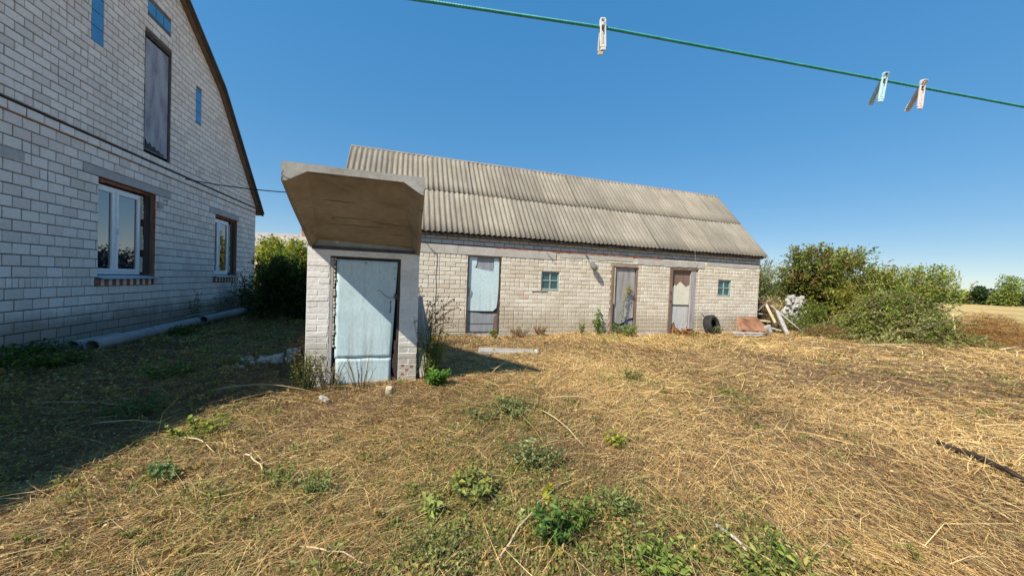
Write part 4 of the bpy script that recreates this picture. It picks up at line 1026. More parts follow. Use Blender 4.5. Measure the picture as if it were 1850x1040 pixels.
def plank(label, a, b, w, t_, mat, name='plank', cat='plank', up=(0, 0, 1), curve=0):
    c0 = Vector(a); o = bevel(MB().beam((0, 0, 0), Vector(b)-c0, w, t_, up).build(name, MAT[mat]), .004); o.location = c0; return tag(o, label, cat)
plank('grey plank flat on the ground between tyre and rusty sheet, nearest the yard', bpos(-1.85, -.75, .05), bpos(-.95, -.95, .06), .13, .03, 'grey_wood')
plank('grey plank lying flat under the rusty sheet, crosswise', bpos(-1.6, -.5, .08), bpos(-.6, -.75, .09), .11, .03, 'pale_wood')
plank('thin stick leaning over the top of the tyre against the wall', bpos(-2.35, -.03, .66), bpos(-1.55, -.45, .12), .025, .02, 'grey_wood', 'stick', 'stick')
plank('short dark plank beside the rusty sheet', bpos(-1.2, -.95, .04), bpos(-.4, -.7, .12), .09, .025, 'brown_wood')
def slab_bit(label, loc, s, mat, seed, name='broken_slab', cat='rubble'):
    r = random.Random(seed); bm = MB(); n = 8; V = []
    for z in (-1, 1):
        for k in range(n):
            a = 2*math.pi*k/n+r.uniform(-.2, .2); rr = r.uniform(.75, 1.05); V.append((s[0]*rr*math.cos(a)*(1-.12*(z > 0)), s[1]*rr*math.sin(a)*(1-.12*(z > 0)), s[2]*z*r.uniform(.8, 1.1)))
    f = [tuple(range(n-1, -1, -1)), tuple(range(n, 2*n))]+[(k, (k+1) % n, n+(k+1) % n, n+k) for k in range(n)]
    o = bm.add(V, f).build(name, MAT[mat]); bevel(o, min(s)*.35, 2); o.location = loc; o.rotation_euler = (r.uniform(-.25, .25), r.uniform(-.25, .25), r.uniform(0, 6)); return tag(o, label, cat)
slab_bit('broken curved grey piece of roofing at the right foot of the rusty sheet', bpos(-.12, -.45, .16), (.25, .12, .13), 'concrete', 9)
wall_remnant()
# wood stack at the right end of the barn
for i, (a, b_, w, mt, lab) in enumerate([
    ((.08, .25, 1.02), (1.15, .15, .98), .05, 'brown_wood', 'topmost brown pole of the wood stack at the barn end'),
    ((.1, .5, 1.22), (.7, .3, 1.18), .06, 'brown_wood', 'short brown board lying highest on the wood stack'),
    ((.1, .3, .80), (1.05, .3, .86), .07, 'grey_wood', 'grey board across the upper middle of the wood stack'),
    ((.1, .2, .62), (.85, .1, .56), .08, 'grey_wood', 'grey board across the middle of the wood stack'),
    ((.1, .15, .40), (.8, .0, .34), .10, 'cream_wood', 'yellowish log end low in the wood stack'),
    ((.05, -.1, .26), (.65, -.35, .10), .07, 'pale_wood', 'pale board sliding down from the wood stack beside the barn corner'),
    ((.35, .0, .95), (.55, -.2, .35), .12, 'cream_wood', 'upright yellowish debarked log propped on the wood stack'),
    ((.75, -.1, .72), (.35, -.75, .04), .10, 'grey_wood', 'wide dark grey board leaning steeply to the left on the wood stack'),
    ((.62, .0, .88), (1.62, -.45, -.02), .055, 'pale_wood', 'long whitish board leaning down to the right from the wood stack'),
    ((.1, .4, 1.10), (.95, .55, .70), .05, 'dark_wood', 'dark board slanting behind the wood stack'),
    ((.95, .1, .75), (1.05, -.2, .05), .05, 'brown_wood', 'thin brown stake standing right of the wood stack'),
    ((.05, .0, .72), (.42, -.05, 1.06), .04, 'brown_wood', 'thin brown stick leaning on the barn corner above the stack')]):
    plank(lab, bpos(*a), bpos(*b_), w, w*.6, mt, 'board', 'board')
brush_heap('twig_bundle', 'bundle of dry yellowish twigs standing beside the wood stack', bpos(1.15, .45), (.4, .3, 1.15), 620, 46, [(.35, .27, .13), (.26, .2, .09), (.2, .22, .08)], 'twigs')
brush_heap('twig_heap', 'dark tangle of old sticks stuffed behind the wood stack', bpos(.55, .75), (.5, .35, 1.3), 900, 47, [(.10, .075, .05), (.15, .11, .08), (.2, .15, .11)], 'twigs', .01)
weed('mugwort', 'green weeds at the foot of the wood stack right of the barn', bpos(1.15, -.85), .38, .42, 46, (.05, .35), GREENS+GREY, 302)
weed('mugwort', 'leggy yellow-green weeds hiding the lower right of the whitewashed wall remnant', (11.0, 12.7, 0), 1.0, .55, 110, (.07, .4), GREENS+YELLOW[:1], 330)
weed('mugwort', 'pale green weeds growing in front of the whitewashed wall remnant', (10.0, 12.3, 0), .62, .6, 110, (.06, .35), GREENS+[(.16, .19, .06)], 303)

# weeds by the barn doors
weed('nettle', 'upright green weed left of the grey plywood door, tallest of the clump', bpos(-6.05, -.22), .62, .16, 14, (.10, .42), [(.10, .19, .05), (.15, .24, .07), (.08, .15, .04)], 304, leafn=11)
weed('nettle', 'spreading green weeds along the foot of the grey plywood door', bpos(-5.3, -.35), .30, .5, 60, (.055, .45), [(.12, .2, .05), (.17, .25, .06), (.09, .14, .04)], 305)
weed('nettle', 'small dark green weed on the barn wall foot, left of the tall weed', bpos(-6.55, -.2), .36, .1, 9, (.07, .4), GREENS, 306)
weed('dry_weed', 'tuft of dry brown weeds on the barn wall foot under the small window', bpos(-7.75, -.2), .26, .2, 26, (.05, .3), BROWN, 307, stemcol=(.3, .2, .1))
weed('dry_weed', 'dry brown leafy weeds right of the pale blue barn door', bpos(-8.35, -.25), .2, .3, 30, (.05, .4), BROWN+GREENS[:1], 308, stemcol=(.3, .2, .1))
weed('dry_weed', 'rusty brown dead leaves heaped at the foot of the cream and brown door', bpos(-3.2, -.25), .13, .42, 60, (.06, .5), [(.25, .13, .07), (.18, .09, .05), (.33, .2, .1)], 309, stemcol=(.25, .15, .08))
weed('nettle', 'tiny green sprout before the step of the pale blue barn door', bpos(-9.0, -.3), .16, .12, 8, (.07, .4), GREENS[2:], 310)
def vine():
    T = thing('climbing_vine', 'thin green vine climbing up the grey plywood door', 'vine', bpos(-5.33, -.05), BANG); r = np.random.default_rng(8); st = Fol(8); fo = Fol(9)
    t_ = np.linspace(0, 1, 14); p = np.stack([.02+.27*t_+.02*np.sin(9*t_), -.02-.03*np.sin(5*t_), .2+1.22*t_], 1); st.stem(p, .006, .003, (.12, .13, .07), 4)
    q = p[[9]]+np.array([[0, 0, 0]]); st.stem(np.stack([p[10], p[10]+[.1, -.03, .06], p[10]+[.17, -.02, .1]]), .004, .002, (.12, .1, .07), 3)
    for k, (z0, z1, n, c) in enumerate(((.8, 1.0, 40, YELLOW), (.55, .8, 26, GREENS+YELLOW[:1]), (.1, .55, 34, GREY))):
        u = r.uniform(z0, z1, n); P = np.stack([np.interp(u, t_, p[:, 0])+r.normal(0, .03, n), np.full(n, -.02)+r.normal(0, .01, n), .2+1.22*u], 1)
        fo.leaves(P, r.normal(size=(n, 3)), .06, .033, pal(r, n, c))
    n = 16; fo.leaves(np.array([p[10]+[.15, -.02, .09]])+r.normal(0, .03, (n, 3)), r.normal(size=(n, 3)), .05, .025, pal(r, n, BROWN))
    fo.build('foliage', 'leaf', T); st.build('stem', 'leaf', T)
vine()

# concrete threshold slab in front of the pale blue door
o = bevel(MB().box(-.55, .52, -.17, .17, -.02, .055).build('stone_slab', MAT['concrete']), .015, 2); o.location = (-.05, 6.72, .0); o.rotation_euler = (0, .0, R(3)); tag(o, 'flat grey concrete slab lying in the grass before the pale blue barn door', 'slab')
slab_bit('small white stone at the right end of the flat concrete slab', (.52, 6.68, .06), (.09, .06, .04), 'white_rubble', 55, 'white_stone', 'stone')

# ------------------------------------------------------------------ by the cellar entrance
def opos(x, y, z=0): return to_world(OA, OANG, x, y, z)
for i, (a, b_, w, lab, mt) in enumerate([
    ((1.375, .25, 1.12), (1.47, .0, .02), .11, 'weathered grey board leaning on the right side of the cellar entrance, nearest the wall', 'grey_wood'),
    ((1.38, .6, 1.05), (1.62, .35, .02), .12, 'weathered blue-grey board leaning on the cellar entrance, furthest from its door', 'attic_sheet'),
    ((1.37, .42, .86), (1.6, .15, .02), .12, 'short dark grey board leaning between two others on the cellar entrance', 'grey_wood')]):
    plank(lab, opos(*a), opos(*b_), w, .022, mt, 'leaning_board', 'board', (0, -1, 0))
def burdock():
    p = Vector((-1.78, 7.1, 0)); T = thing('dead_burdock', 'dead brown burdock stalk with seed heads against the barn wall beside the cellar entrance', 'plant', p); r = np.random.default_rng(91); st = Fol(91); fo = Fol(92)
    tips = [(-.12, 0, 1.15), (.25, .1, .75), (.55, .05, .95), (.68, .1, .80), (.45, -.05, .60), (.1, .05, .9), (.6, 0, .5), (-.05, .05, .7), (.3, .0, 1.0)]
    for (x, y, z) in tips:
        t_ = np.linspace(0, 1, 7)[:, None]; q = np.array([[0, 0, 0]])+np.array([[x, y, z]])*t_+np.array([[-.08*x, 0, .14]])*np.sin(np.pi*t_)
        st.stem(q, .011, .004, (.10, .065, .04), 4)
        for k in range(13):
            c0 = q[r.integers(3, 7)]+r.normal(0, .045, 3); st.stem(np.stack([q[r.integers(3, 7)], c0]), .003, .002, (.1, .065, .04), 3)
            n = 14; fo.leaves(np.tile(c0, (n, 1)), r.normal(size=(n, 3)), .024, .014, pal(r, n, [(.07, .045, .03), (.12, .08, .05)]))
    n = 120; fo.leaves(np.stack([r.normal(.02, .1, n), r.normal(0, .08, n), r.random(n)*.45], 1), r.normal(size=(n, 3)), .09, .04, pal(r, n, BROWN[:3]))
    fo.build('seed_head', 'leaf', T); st.build('stem', 'leaf', T)
burdock()
weed('mugwort', 'tall green and dry weeds at the right front corner of the cellar entrance', (-1.10, 4.80, 0), .80, .27, 70, (.045, .3), GREENS+[(.2, .16, .07)], 311)
weed('dandelion', 'low leafy green plant on the ground right of the cellar entrance', (-.93, 4.55, 0), .16, .17, 34, (.10, .3), [(.07, .17, .035), (.10, .22, .05)], 312)
weed('mugwort', 'bushy grey-green weeds before the left pier of the cellar entrance', (-2.48, 4.25, 0), .42, .26, 46, (.03, .45), [(.14, .17, .06), (.19, .19, .09), (.10, .12, .05)], 313, leafn=14)
weed('dry_weed', 'thin dry weed with grey seed heads in front of the foot of the blue door', (-2.18, 4.22, 0), .33, .24, 24, (.022, .5), [(.22, .2, .14), (.3, .27, .2), (.14, .12, .08)], 314, stemcol=(.26, .21, .13))
weed('dry_weed', 'sparse dry twiggy weed before the middle of the blue door', (-1.82, 4.30, 0), .42, .24, 13, (.02, .4), [(.16, .12, .08), (.25, .2, .13)], 315, stemcol=(.2, .15, .1), leafn=7)
weed('dry_weed', 'reddish dry weeds leaning on the dark left side of the cellar entrance', (-2.85, 4.75, 0), .5, .2, 30, (.05, .3), [(.26, .12, .06), (.2, .1, .06)], 316, stemcol=(.28, .14, .08))
slab_bit('round pale stone in the straw before the right jamb of the cellar door', (-1.4, 4.07, .05), (.055, .05, .05), 'stone', 61, 'field_stone', 'stone')
# rubble left of the cellar entrance
slab_bit('square yellowish block, topmost of the rubble left of the cellar entrance', (-3.20, 5.75, .36), (.12, .10, .085), 'stone', 62, 'stone_block', 'stone')
slab_bit('flat yellowish block under the topmost one in the rubble heap', (-3.16, 5.75, .22), (.16, .11, .06), 'stone', 63, 'stone_block', 'stone')
slab_bit('large white lump of broken render in the rubble left of the cellar entrance', (-3.35, 5.50, .10), (.19, .13, .09), 'white_rubble', 64, 'rubble', 'rubble')
slab_bit('white broken block under the yellowish blocks of the rubble heap', (-3.12, 5.65, .10), (.17, .12, .075), 'white_rubble', 68, 'rubble', 'rubble')
slab_bit('long grey-white block lying across the rubble heap', (-3.22, 5.45, .20), (.17, .09, .06), 'white_rubble', 167, 'rubble', 'rubble')
slab_bit('white angular lump at the yard side of the rubble heap', (-3.55, 5.30, .06), (.13, .10, .06), 'white_rubble', 66, 'rubble', 'rubble')
slab_bit('pale grey broken block leaning on the left pier side of the rubble heap', (-2.98, 5.45, .12), (.12, .10, .12), 'stone', 67, 'rubble', 'rubble')
slab_bit('reddish brick fragment beside the left pier of the cellar entrance', (-2.98, 5.1, .07), (.12, .07, .05), 'red_brick', 65, 'rubble', 'rubble')
r = random.Random(12)
rub = [(-3.65+r.gauss(0, .28), 5.35+r.gauss(0, .18)) for k in range(26)]
for k, (x, y) in enumerate(rub):
    slab_bit('small white chip of render strewn on the shaded ground left of the cellar entrance', (x, y, .03), (r.uniform(.03, .08), r.uniform(.03, .06), r.uniform(.02, .045)), 'white_rubble', 70+k, 'render_chip', 'rubble')['group'] = 'white render chips on the shaded ground'
# crumpled cloth
o = slab_bit('crumpled light grey rag in the straw in front of the cellar entrance', (-2.03, 3.83, .015), (.10, .045, .012), 'concrete', 99, 'rag', 'rag')

# pipes along the house wall
def pipe(label, a, b_, rad):
    a = Vector(a); b_ = Vector(b_); d = (b_-a); mb = MB(); n = 20
    M = d.to_track_quat('Z', 'Y').to_matrix().to_4x4(); L = d.length; V = []
    for (rr, z) in ((rad, 0), (rad, L), (rad*.86, L), (rad*.86, 0)):
        for k in range(n): V.append(M @ Vector((rr*math.cos(2*math.pi*k/n), rr*math.sin(2*math.pi*k/n), z)))
    f = [(j*n+k, j*n+(k+1) % n, ((j+1) % 4)*n+(k+1) % n, ((j+1) % 4)*n+k) for j in range(4) for k in range(n)]
    o = mb.add(V, f).build('pipe', MAT['pipe'], None, False); o.location = a; return tag(o, label, 'pipe')
pipe('nearer grey cement pipe lying open-ended along the foot of the house wall', (-6.62, 5.50, .10), (-7.55, 8.35, .12), .10)
pipe('farther grey cement pipe lying along the foot of the house wall', (-7.62, 8.62, .12), (-8.45, 11.0, .12), .10)
pipe('short dark pipe piece behind the open end of the nearer pipe', (-6.98, 5.55, .09), (-7.22, 6.4, .09), .07)
plank('thin weathered lath lying on top of the farther pipe', (-7.62, 8.2, .26), (-8.1, 9.6, .25), .05, .012, 'grey_wood', 'lath', 'lath')
weed('nettle', 'thin green weed growing up the house wall between the two windows', (-8.05, 8.85, 0), .75, .16, 9, (.07, .4), [(.06, .12, .03), (.1, .17, .04)], 317)
weed('nettle', 'second sparse green weed on the house wall nearer the far window', (-8.55, 10.25, 0), .6, .2, 8, (.06, .4), GREENS, 318)
weed('dry_weed', 'dark dry weed with curled leaves at the far corner of the house', (-8.85, 11.6, 0), .95, .3, 22, (.08, .3), [(.08, .06, .05), (.12, .09, .07)], 319, stemcol=(.12, .08, .06))
for k, (x, y, hh) in enumerate(((-7.05, 5.2, .2), (-6.75, 4.4, .22), (-6.2, 4.7, .16), (-6.9, 7.4, .16))):
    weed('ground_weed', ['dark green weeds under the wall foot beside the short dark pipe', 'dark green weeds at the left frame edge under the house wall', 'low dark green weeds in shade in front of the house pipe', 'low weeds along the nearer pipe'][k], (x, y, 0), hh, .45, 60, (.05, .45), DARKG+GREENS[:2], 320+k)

# ------------------------------------------------------------------ straw cover and ground plants
def dirs(x, y):     # swirling lay of the mown grass
    return .35+.9*np.sin(.55*x+.3)+.7*np.sin(.8*y+1.1)+.5*np.sin(1.7*x-1.3*y)
def zone_green(x, y):
    g = .03+.10*(.5+.5*np.sin(1.1*x+2.3*np.sin(.9*y)+.6))
    for (cx, cy, s_, a) in ((.05, 3.75, .55, .75), (.2, 2.6, .3, .8), (-.25, 2.15, .32, .8), (-.3, 1.7, .35, .7), (.4, 1.85, .4, .75), (.68, 2.1, .22, .6), (1.2, 1.65, .5, .8), (1.8, 5.0, .4, .5),
                             (-2.2, 2.2, .35, .35), (-1.4, 2.2, .4, .35), (-2.55, 2.75, .35, .6), (-2.6, 3.3, .3, .5), (-1.6, 1.8, .4, .3), (2.8, 4.5, .35, .4), (8.9, 10.9, .6, .6), (2.6, 9.0, .7, .4), (-.6, 2.9, .5, .3)):
        g = g + a*np.exp(-((x-cx)**2+(y-cy)**2)/s_**2)
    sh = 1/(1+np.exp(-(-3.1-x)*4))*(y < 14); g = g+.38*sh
    return np.clip(g, 0, .93)
def zone_soil(x, y):
    s_ = .5+.5*np.sin(.9*x-.7*y+1.7*np.sin(.5*x+.2)+.4); s_ = s_**3*.55
    for (cx, cy, sx, sy, a) in ((5.2, 7.0, 3.4, .5, .7), (.3, 3.0, .8, .5, .45), (0, 1.7, .9, .4, .45), (-1.0, 6.6, 1.4, .4, .5), (7.0, 5.6, 2.4, .45, .6), (-4.6, 4.6, 1.5, 1.2, .45)):
        s_ = s_+a*np.exp(-((x-cx)/sx)**2-((y-cy)/sy)**2)
    return np.clip(s_, 0, .85)
def blocked(x, y):
    hy = (x-HA.x)*math.cos(HANG+math.pi/2)+(y-HA.y)*math.sin(HANG+math.pi/2); hx = (x-HA.x)*math.cos(HANG)+(y-HA.y)*math.sin(HANG)
    bx = (x-BA.x)*math.cos(BANG)+(y-BA.y)*math.sin(BANG); by = -(x-BA.x)*math.sin(BANG)+(y-BA.y)*math.cos(BANG)
    ox = (x-OA.x)*math.cos(OANG)+(y-OA.y)*math.sin(OANG); oy = -(x-OA.x)*math.sin(OANG)+(y-OA.y)*math.cos(OANG)
    return ((hy > -.05) & (hx < 8.5)) | ((by > -.05) & (bx < .1) & (bx > -12.6)) | ((ox > -.04) & (ox < 1.38) & (oy > -.03) & (oy < 2.2))

def scatter(n, r, rmin=.9, rmax=26, pw=-.75):
    u = r.random(n); k = pw+1; rad = (rmin**k+u*(rmax**k-rmin**k))**(1/k); az = R(-66)+r.random(n)*R(130)
    x = rad*np.sin(az); y = rad*np.cos(az); ok = ~blocked(x, y); return x[ok], y[ok], rad[ok]

def straw_layer(name, n, seed, upright=False):
    r = np.random.default_rng(seed); x, y, rad = scatter(n, r); m_ = len(x)
    soil = zone_soil(x, y); keep = r.random(m_) > soil*.8; x, y, rad = x[keep], y[keep], rad[keep]; m_ = len(x)
    g = zone_green(x, y)*.5*(1-.4*(x < -3)); far_k = np.clip(rad/3.0, 1, 5)
    if upright:
        L = r.uniform(.02, .11, m_)*(.8+.2*far_k); el = r.uniform(.4, 1.3, m_); 
    else:
        L = np.where(r.random(m_) < .62-.2*(x > 1), r.gamma(3, .020, m_), r.gamma(3, .045, m_))*(1+.25*far_k); el = np.abs(r.normal(.0, .22, m_))
    a = dirs(x, y)+np.where(r.random(m_) < .45, r.uniform(-3.14, 3.14, m_), r.normal(0, .6, m_)); w = r.uniform(.0006, .0019, m_)*far_k**.95
    d = np.stack([np.cos(a)*np.cos(el), np.sin(a)*np.cos(el), np.sin(el)], 1); s_ = np.stack([-np.sin(a), np.cos(a), r.normal(0, .5, m_)], 1)
    s_ /= np.linalg.norm(s_, axis=1, keepdims=True)
    bend = r.normal(0, .38, m_)[:, None]*np.stack([-np.sin(a), np.cos(a), np.zeros(m_)], 1)
    z0 = hf(x, y)+.002+r.random(m_)**2*(.0 if upright else .045); base = np.stack([x, y, z0], 1)
    pts = []
    for t_ in (0, .5, 1.0):
        p = base+d*(L*t_)[:, None]+bend*(L*t_*t_)[:, None]
        p[:, 2] -= (L*(.25 if upright else .12)*t_*t_); ww = w*(1-.65*t_)
        p[:, 2] = np.maximum(p[:, 2], hf(p[:, 0], p[:, 1])+.0015)
        pts += [p+s_*ww[:, None], p-s_*ww[:, None]]
    V = np.stack(pts, 1).reshape(-1, 3); i = np.arange(m_)*6
    Fq = np.concatenate([np.stack([i+2*k, i+2*k+1, i+2*k+3, i+2*k+2], 1) for k in range(2)])
    straw = np.array([(.72, .53, .25), (.62, .44, .20), (.80, .66, .38), (.52, .33, .14), (.38, .24, .115), (.24, .15, .08), (.70, .43, .16), (.60, .47, .27)])
    pr = np.array([.2, .2, .14, .14, .12, .07, .07, .06]); c = straw[r.choice(len(straw), m_, p=pr/pr.sum())]
    grn = np.array([(.12, .17, .045), (.17, .21, .06), (.24, .26, .10), (.08, .12, .035)]); isg = r.random(m_) < g; c[isg] = grn[r.integers(0, 4, isg.sum())]
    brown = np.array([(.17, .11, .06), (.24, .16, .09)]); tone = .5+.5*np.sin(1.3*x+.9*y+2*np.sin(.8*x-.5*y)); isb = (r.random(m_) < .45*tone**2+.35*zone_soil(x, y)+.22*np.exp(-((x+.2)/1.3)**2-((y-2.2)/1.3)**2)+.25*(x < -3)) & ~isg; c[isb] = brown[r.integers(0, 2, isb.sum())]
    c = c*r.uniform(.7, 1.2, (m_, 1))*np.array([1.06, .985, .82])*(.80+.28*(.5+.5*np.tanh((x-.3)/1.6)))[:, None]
    sh_ = (x < -3.05) & (y < 12); c[sh_] *= np.array([.60, .62, .62])  # house shade painted into the straw: blades here get a darker colour
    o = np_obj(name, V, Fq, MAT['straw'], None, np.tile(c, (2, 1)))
    return tag(o, 'mown dry yellow-brown grass lying over the yard' if not upright else 'short standing dry grass stubble all over the yard', 'dry grass', None, 'stuff')
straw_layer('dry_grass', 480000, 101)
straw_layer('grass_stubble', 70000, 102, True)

def ground_leaves(n, seed):
    r = np.random.default_rng(seed); x, y, rad = scatter(n, r, .9, 14, -.8); g = zone_green(x, y); k = r.random(len(x)) < g**1.3; x, y, rad = x[k], y[k], rad[k]; m_ = len(x)
    fo = Fol(seed); z = hf(x, y)+r.random(m_)*.05+.005; P = np.stack([x, y, z], 1); D = r.normal(size=(m_, 3)); D[:, 2] = np.abs(D[:, 2])*.5
    ls = r.uniform(.012, .034, m_)*np.clip(rad/3.5, 1, 2.5); fo.leaves(P, D, ls, ls*.5, pal(r, m_, GREY+GREENS+[(.17, .24, .10), (.2, .25, .12)]))
    tag(fo.build('ground_cover', 'leaf'), 'small green leaves of low weeds scattered in the dry grass', 'ground cover', None, 'stuff')
ground_leaves(100000, 201)
def weed_carpet(seed):
    r = np.random.default_rng(seed); x, y, rad = scatter(5200, r, .95, 12, -.8); g = zone_green(x, y); k = r.random(len(x)) < .05+.75*g**1.2; x, y, rad = x[k], y[k], rad[k]; fo = Fol(seed)
    kinds = [([(.16, .20, .08), (.20, .24, .11)], .035, .5), ([(.12, .17, .05), (.16, .2, .06)], .045, .3), ([(.24, .25, .12), (.28, .28, .15)], .03, .5), ([(.30, .24, .11), (.22, .18, .08)], .04, .45)]
    for cx, cy, d in zip(x, y, rad):
        cl, ll, asp = kinds[r.integers(4)]; n = r.integers(12, 34); rr = r.uniform(.02, .085)*max(1, d/4); h_ = r.uniform(.015, .07); sc = max(1, d/4.5)
        q = r.normal(0, 1, (n, 2))*rr*.5; P = np.stack([cx+q[:, 0], cy+q[:, 1], np.full(n, float(hf(cx, cy)))+.008+r.random(n)*h_], 1)
        D = np.stack([q[:, 0], q[:, 1], np.abs(r.normal(0, .5*rr, n))+.01], 1)+r.normal(0, .02, (n, 3)); ls = ll*sc*r.uniform(.5, 1.2, n); fo.leaves(P, D, ls, ls*asp, pal(r, n, cl), .5)
        for q_ in range(3):
            e = P[r.integers(n)]; fo.stem(np.array([[cx, cy, e[2]-h_-.01], (np.array([cx, cy, e[2]])+e)/2, e]), .0015*sc, .001*sc, (.2, .2, .09), 3)
    tag(fo.build('low_weeds', 'leaf'), 'wilting low green weeds growing up through the straw', 'weeds', None, 'stuff')
weed_carpet(205)
def leaf_litter(n, seed):
    r = np.random.default_rng(seed); x, y, rad = scatter(n, r, .9, 14, -.9); m_ = len(x); fo = Fol(seed); P = np.stack([x, y, hf(x, y)+.004+r.random(m_)*.03], 1)
    D = r.normal(size=(m_, 3)); D[:, 2] *= .3; ls = r.uniform(.008, .028, m_)*np.clip(rad/4, 1, 2); fo.leaves(P, D, ls, ls*.6, pal(r, m_, BROWN+[(.4, .3, .18), (.5, .42, .3)]))
    tag(fo.build('leaf_litter', 'leaf'), 'small dry brown leaf crumbs among the straw', 'leaf litter', None, 'stuff')
leaf_litter(90000, 202)

# individual plants standing in the yard
PL = [((.27, 1.83), .20, .15, 34, (.05, .35), [(.07, .15, .045), (.10, .20, .06), (.05, .12, .03)], 'bright green feathery weed with dark leaves at the bottom centre of the yard'),
      ((.44, 1.95), .16, .12, 22, (.04, .4), [(.13, .2, .06), (.1, .16, .04)], 'small green sprig right of the feathery weed at the bottom centre'),
      ((.22, 2.66), .20, .26, 60, (.034, .55), [(.17, .22, .13), (.22, .27, .15), (.12, .17, .09)], 'grey-green bushy weed with pale leaves in the centre foreground'),
      ((.08, 3.80), .11, .30, 64, (.04, .55), [(.15, .2, .10), (.19, .24, .13), (.12, .16, .07)], 'low spreading grey-green weed patch ahead of the cellar entrance shadow tip'),
      ((-.30, 3.55), .09, .22, 34, (.036, .5), [(.14, .19, .09), (.11, .15, .06)], 'flat green weed just left of the spreading grey-green patch'),
      ((.95, 3.03), .11, .13, 16, (.04, .7), [(.26, .31, .06), (.19, .26, .05), (.30, .32, .08)], 'lime yellow-leaved seedling in the middle of the yard'),
      ((.29, 2.22), .09, .03, 5, (.05, .8), [(.38, .42, .03), (.30, .38, .04)], 'bright yellow leaves on a short stalk in the centre foreground'),
      ((-.22, 2.22), .15, .18, 34, (.045, .6), [(.17, .23, .08), (.13, .19, .08), (.26, .28, .09)], 'trailing green vine cuttings left of the bright yellow leaves'),
      ((-.44, 2.06), .10, .10, 20, (.05, .5), [(.24, .30, .12), (.18, .24, .09)], 'pale green leafy rosette above the pinkish rubble patch'),
      ((-.30, 1.66), .12, .26, 60, (.028, .35), [(.17, .22, .10), (.22, .26, .13)], 'soft pale green plumes of weed at the bottom, left of centre'),
      ((.68, 2.08), .13, .15, 26, (.05, .25), [(.19, .25, .12), (.14, .2, .08)], 'light green grass tuft right of the feathery weed'),
      ((.72, 1.66), .13, .20, 40, (.045, .4), [(.12, .2, .05), (.17, .25, .07)], 'leafy green weed on the bottom edge right of centre'),
      ((1.30, 1.66), .12, .30, 60, (.045, .4), [(.12, .2, .05), (.16, .23, .07), (.24, .26, .1)], 'long green weed patch along the bottom edge, right'),
      ((.10, 1.98), .06, .05, 12, (.035, .8), [(.28, .34, .17), (.2, .27, .12)], 'tiny pale clover-like rosette in the bottom centre'),
      ((-2.2, 2.2), .11, .10, 18, (.04, .6), [(.15, .24, .14), (.11, .2, .09)], 'blue-green leafy sprig in the sunlit straw at lower left'),
      ((-1.45, 2.22), .09, .14, 20, (.035, .45), [(.13, .2, .07)], 'small green sprig between lower left and centre'),
      ((-1.18, 2.12), .11, .12, 18, (.04, .3), [(.17, .24, .12), (.12, .2, .07)], 'light green grassy sprout left of the pinkish rubble patch'),
      ((-2.6, 2.95), .10, .25, 40, (.04, .7), [(.2, .25, .06), (.14, .2, .05)], 'yellow-green low plants on the edge of the house shadow at left'),
      ((-3.5, 3.3), .15, .3, 46, (.04, .6), [(.06, .12, .05), (.08, .14, .06)], 'dark green plant clump in the shade at the left of the yard'),
      ((-4.3, 4.4), .15, .35, 46, (.045, .6), DARKG+GREENS[:2], 'dark weed clump in the shade halfway to the house pipes'),
      ((1.77, 5.02), .17, .18, 26, (.05, .3), [(.14, .18, .06), (.2, .2, .09)], 'faint green tuft in the straw to the right of the cellar shadow'),
      ((2.85, 4.55), .09, .12, 18, (.03, .5), [(.16, .2, .08)], 'tiny green weed in the straw at the right of the yard')]
for k, (p, h_, sp, ns, lf, cl, lab) in enumerate(PL):
    if k == 6: ns = 7
    weed('yard_weed', lab, (p[0], p[1], float(hf(*p))), h_, sp, ns, lf, cl, 400+k, leafn=6 if k == 6 else 9)
# clump of pinkish crumbs
r = random.Random(4)
for k in range(34):
    a = r.uniform(0, 6.28); q = math.sqrt(r.random()); x = -.44+.13*q*math.cos(a); y = 1.90+.075*q*math.sin(a)
    slab_bit('small pinkish pebble in the patch at the bottom left of centre', (x, y, float(hf(x, y))+.015), (r.uniform(.009, .015), r.uniform(.008, .013), r.uniform(.007, .011)), 'pebble' if False else 'lintel', 500+k, 'pebble', 'pebble')['group'] = 'pinkish pebbles in one patch in the straw'
# long stalks and sticks
def stalk(label, a, b_, rad, mat, arc=.02, name='dry_stalk', cat='stalk', n=8, wig=.01):
    r = random.Random(int((a[0]*37+a[1]*91)*100)); a = Vector((a[0], a[1], float(hf(*a[:2]))+.03)); b_ = Vector((b_[0], b_[1], float(hf(*b_[:2]))+.035)); pts = []
    for k in range(n):
        t_ = k/(n-1); p = a.lerp(b_, t_)-a; p.z += arc*math.sin(math.pi*t_); p += Vector((r.uniform(-wig, wig), r.uniform(-wig, wig), 0)); pts.append(p)
    o = MB().tube(pts, [rad*(1-.5*k/(n-1)) for k in range(n)], 6).build(name, MAT[mat], None, True); o.location = a; return tag(o, label, cat)
stalk('long pale dry stalk pointing away in the middle of the yard', (.36, 3.82), (.68, 3.0), .007, 'dry_stalk', .05)
stalk('bent pale stalk lying in the straw left of centre', (-1.9, 2.5), (-1.54, 2.22), .007, 'dry_stalk', .05)
stalk('pale thin stalk at the lower left centre', (-1.0, 1.72), (-.6, 1.6), .005, 'dry_stalk')
stalk('long tan stalk leaning diagonally near the bottom centre', (-.03, 1.68), (.40, 2.35), .0065, 'dry_stalk', .05)
stalk('pale stalk crossing sideways behind the grey-green patch', (.48, 4.12), (1.02, 4.10), .006, 'dry_stalk', .03)
stalk('pale stick on the edge of the house shadow', (-2.55, 2.75), (-2.1, 2.5), .006, 'dry_stalk', .03, 'stick', 'stick')
stalk('green-white curved stem at the bottom, left of centre', (-.42, 1.75), (-.12, 1.5), .005, 'dry_stalk', .02)
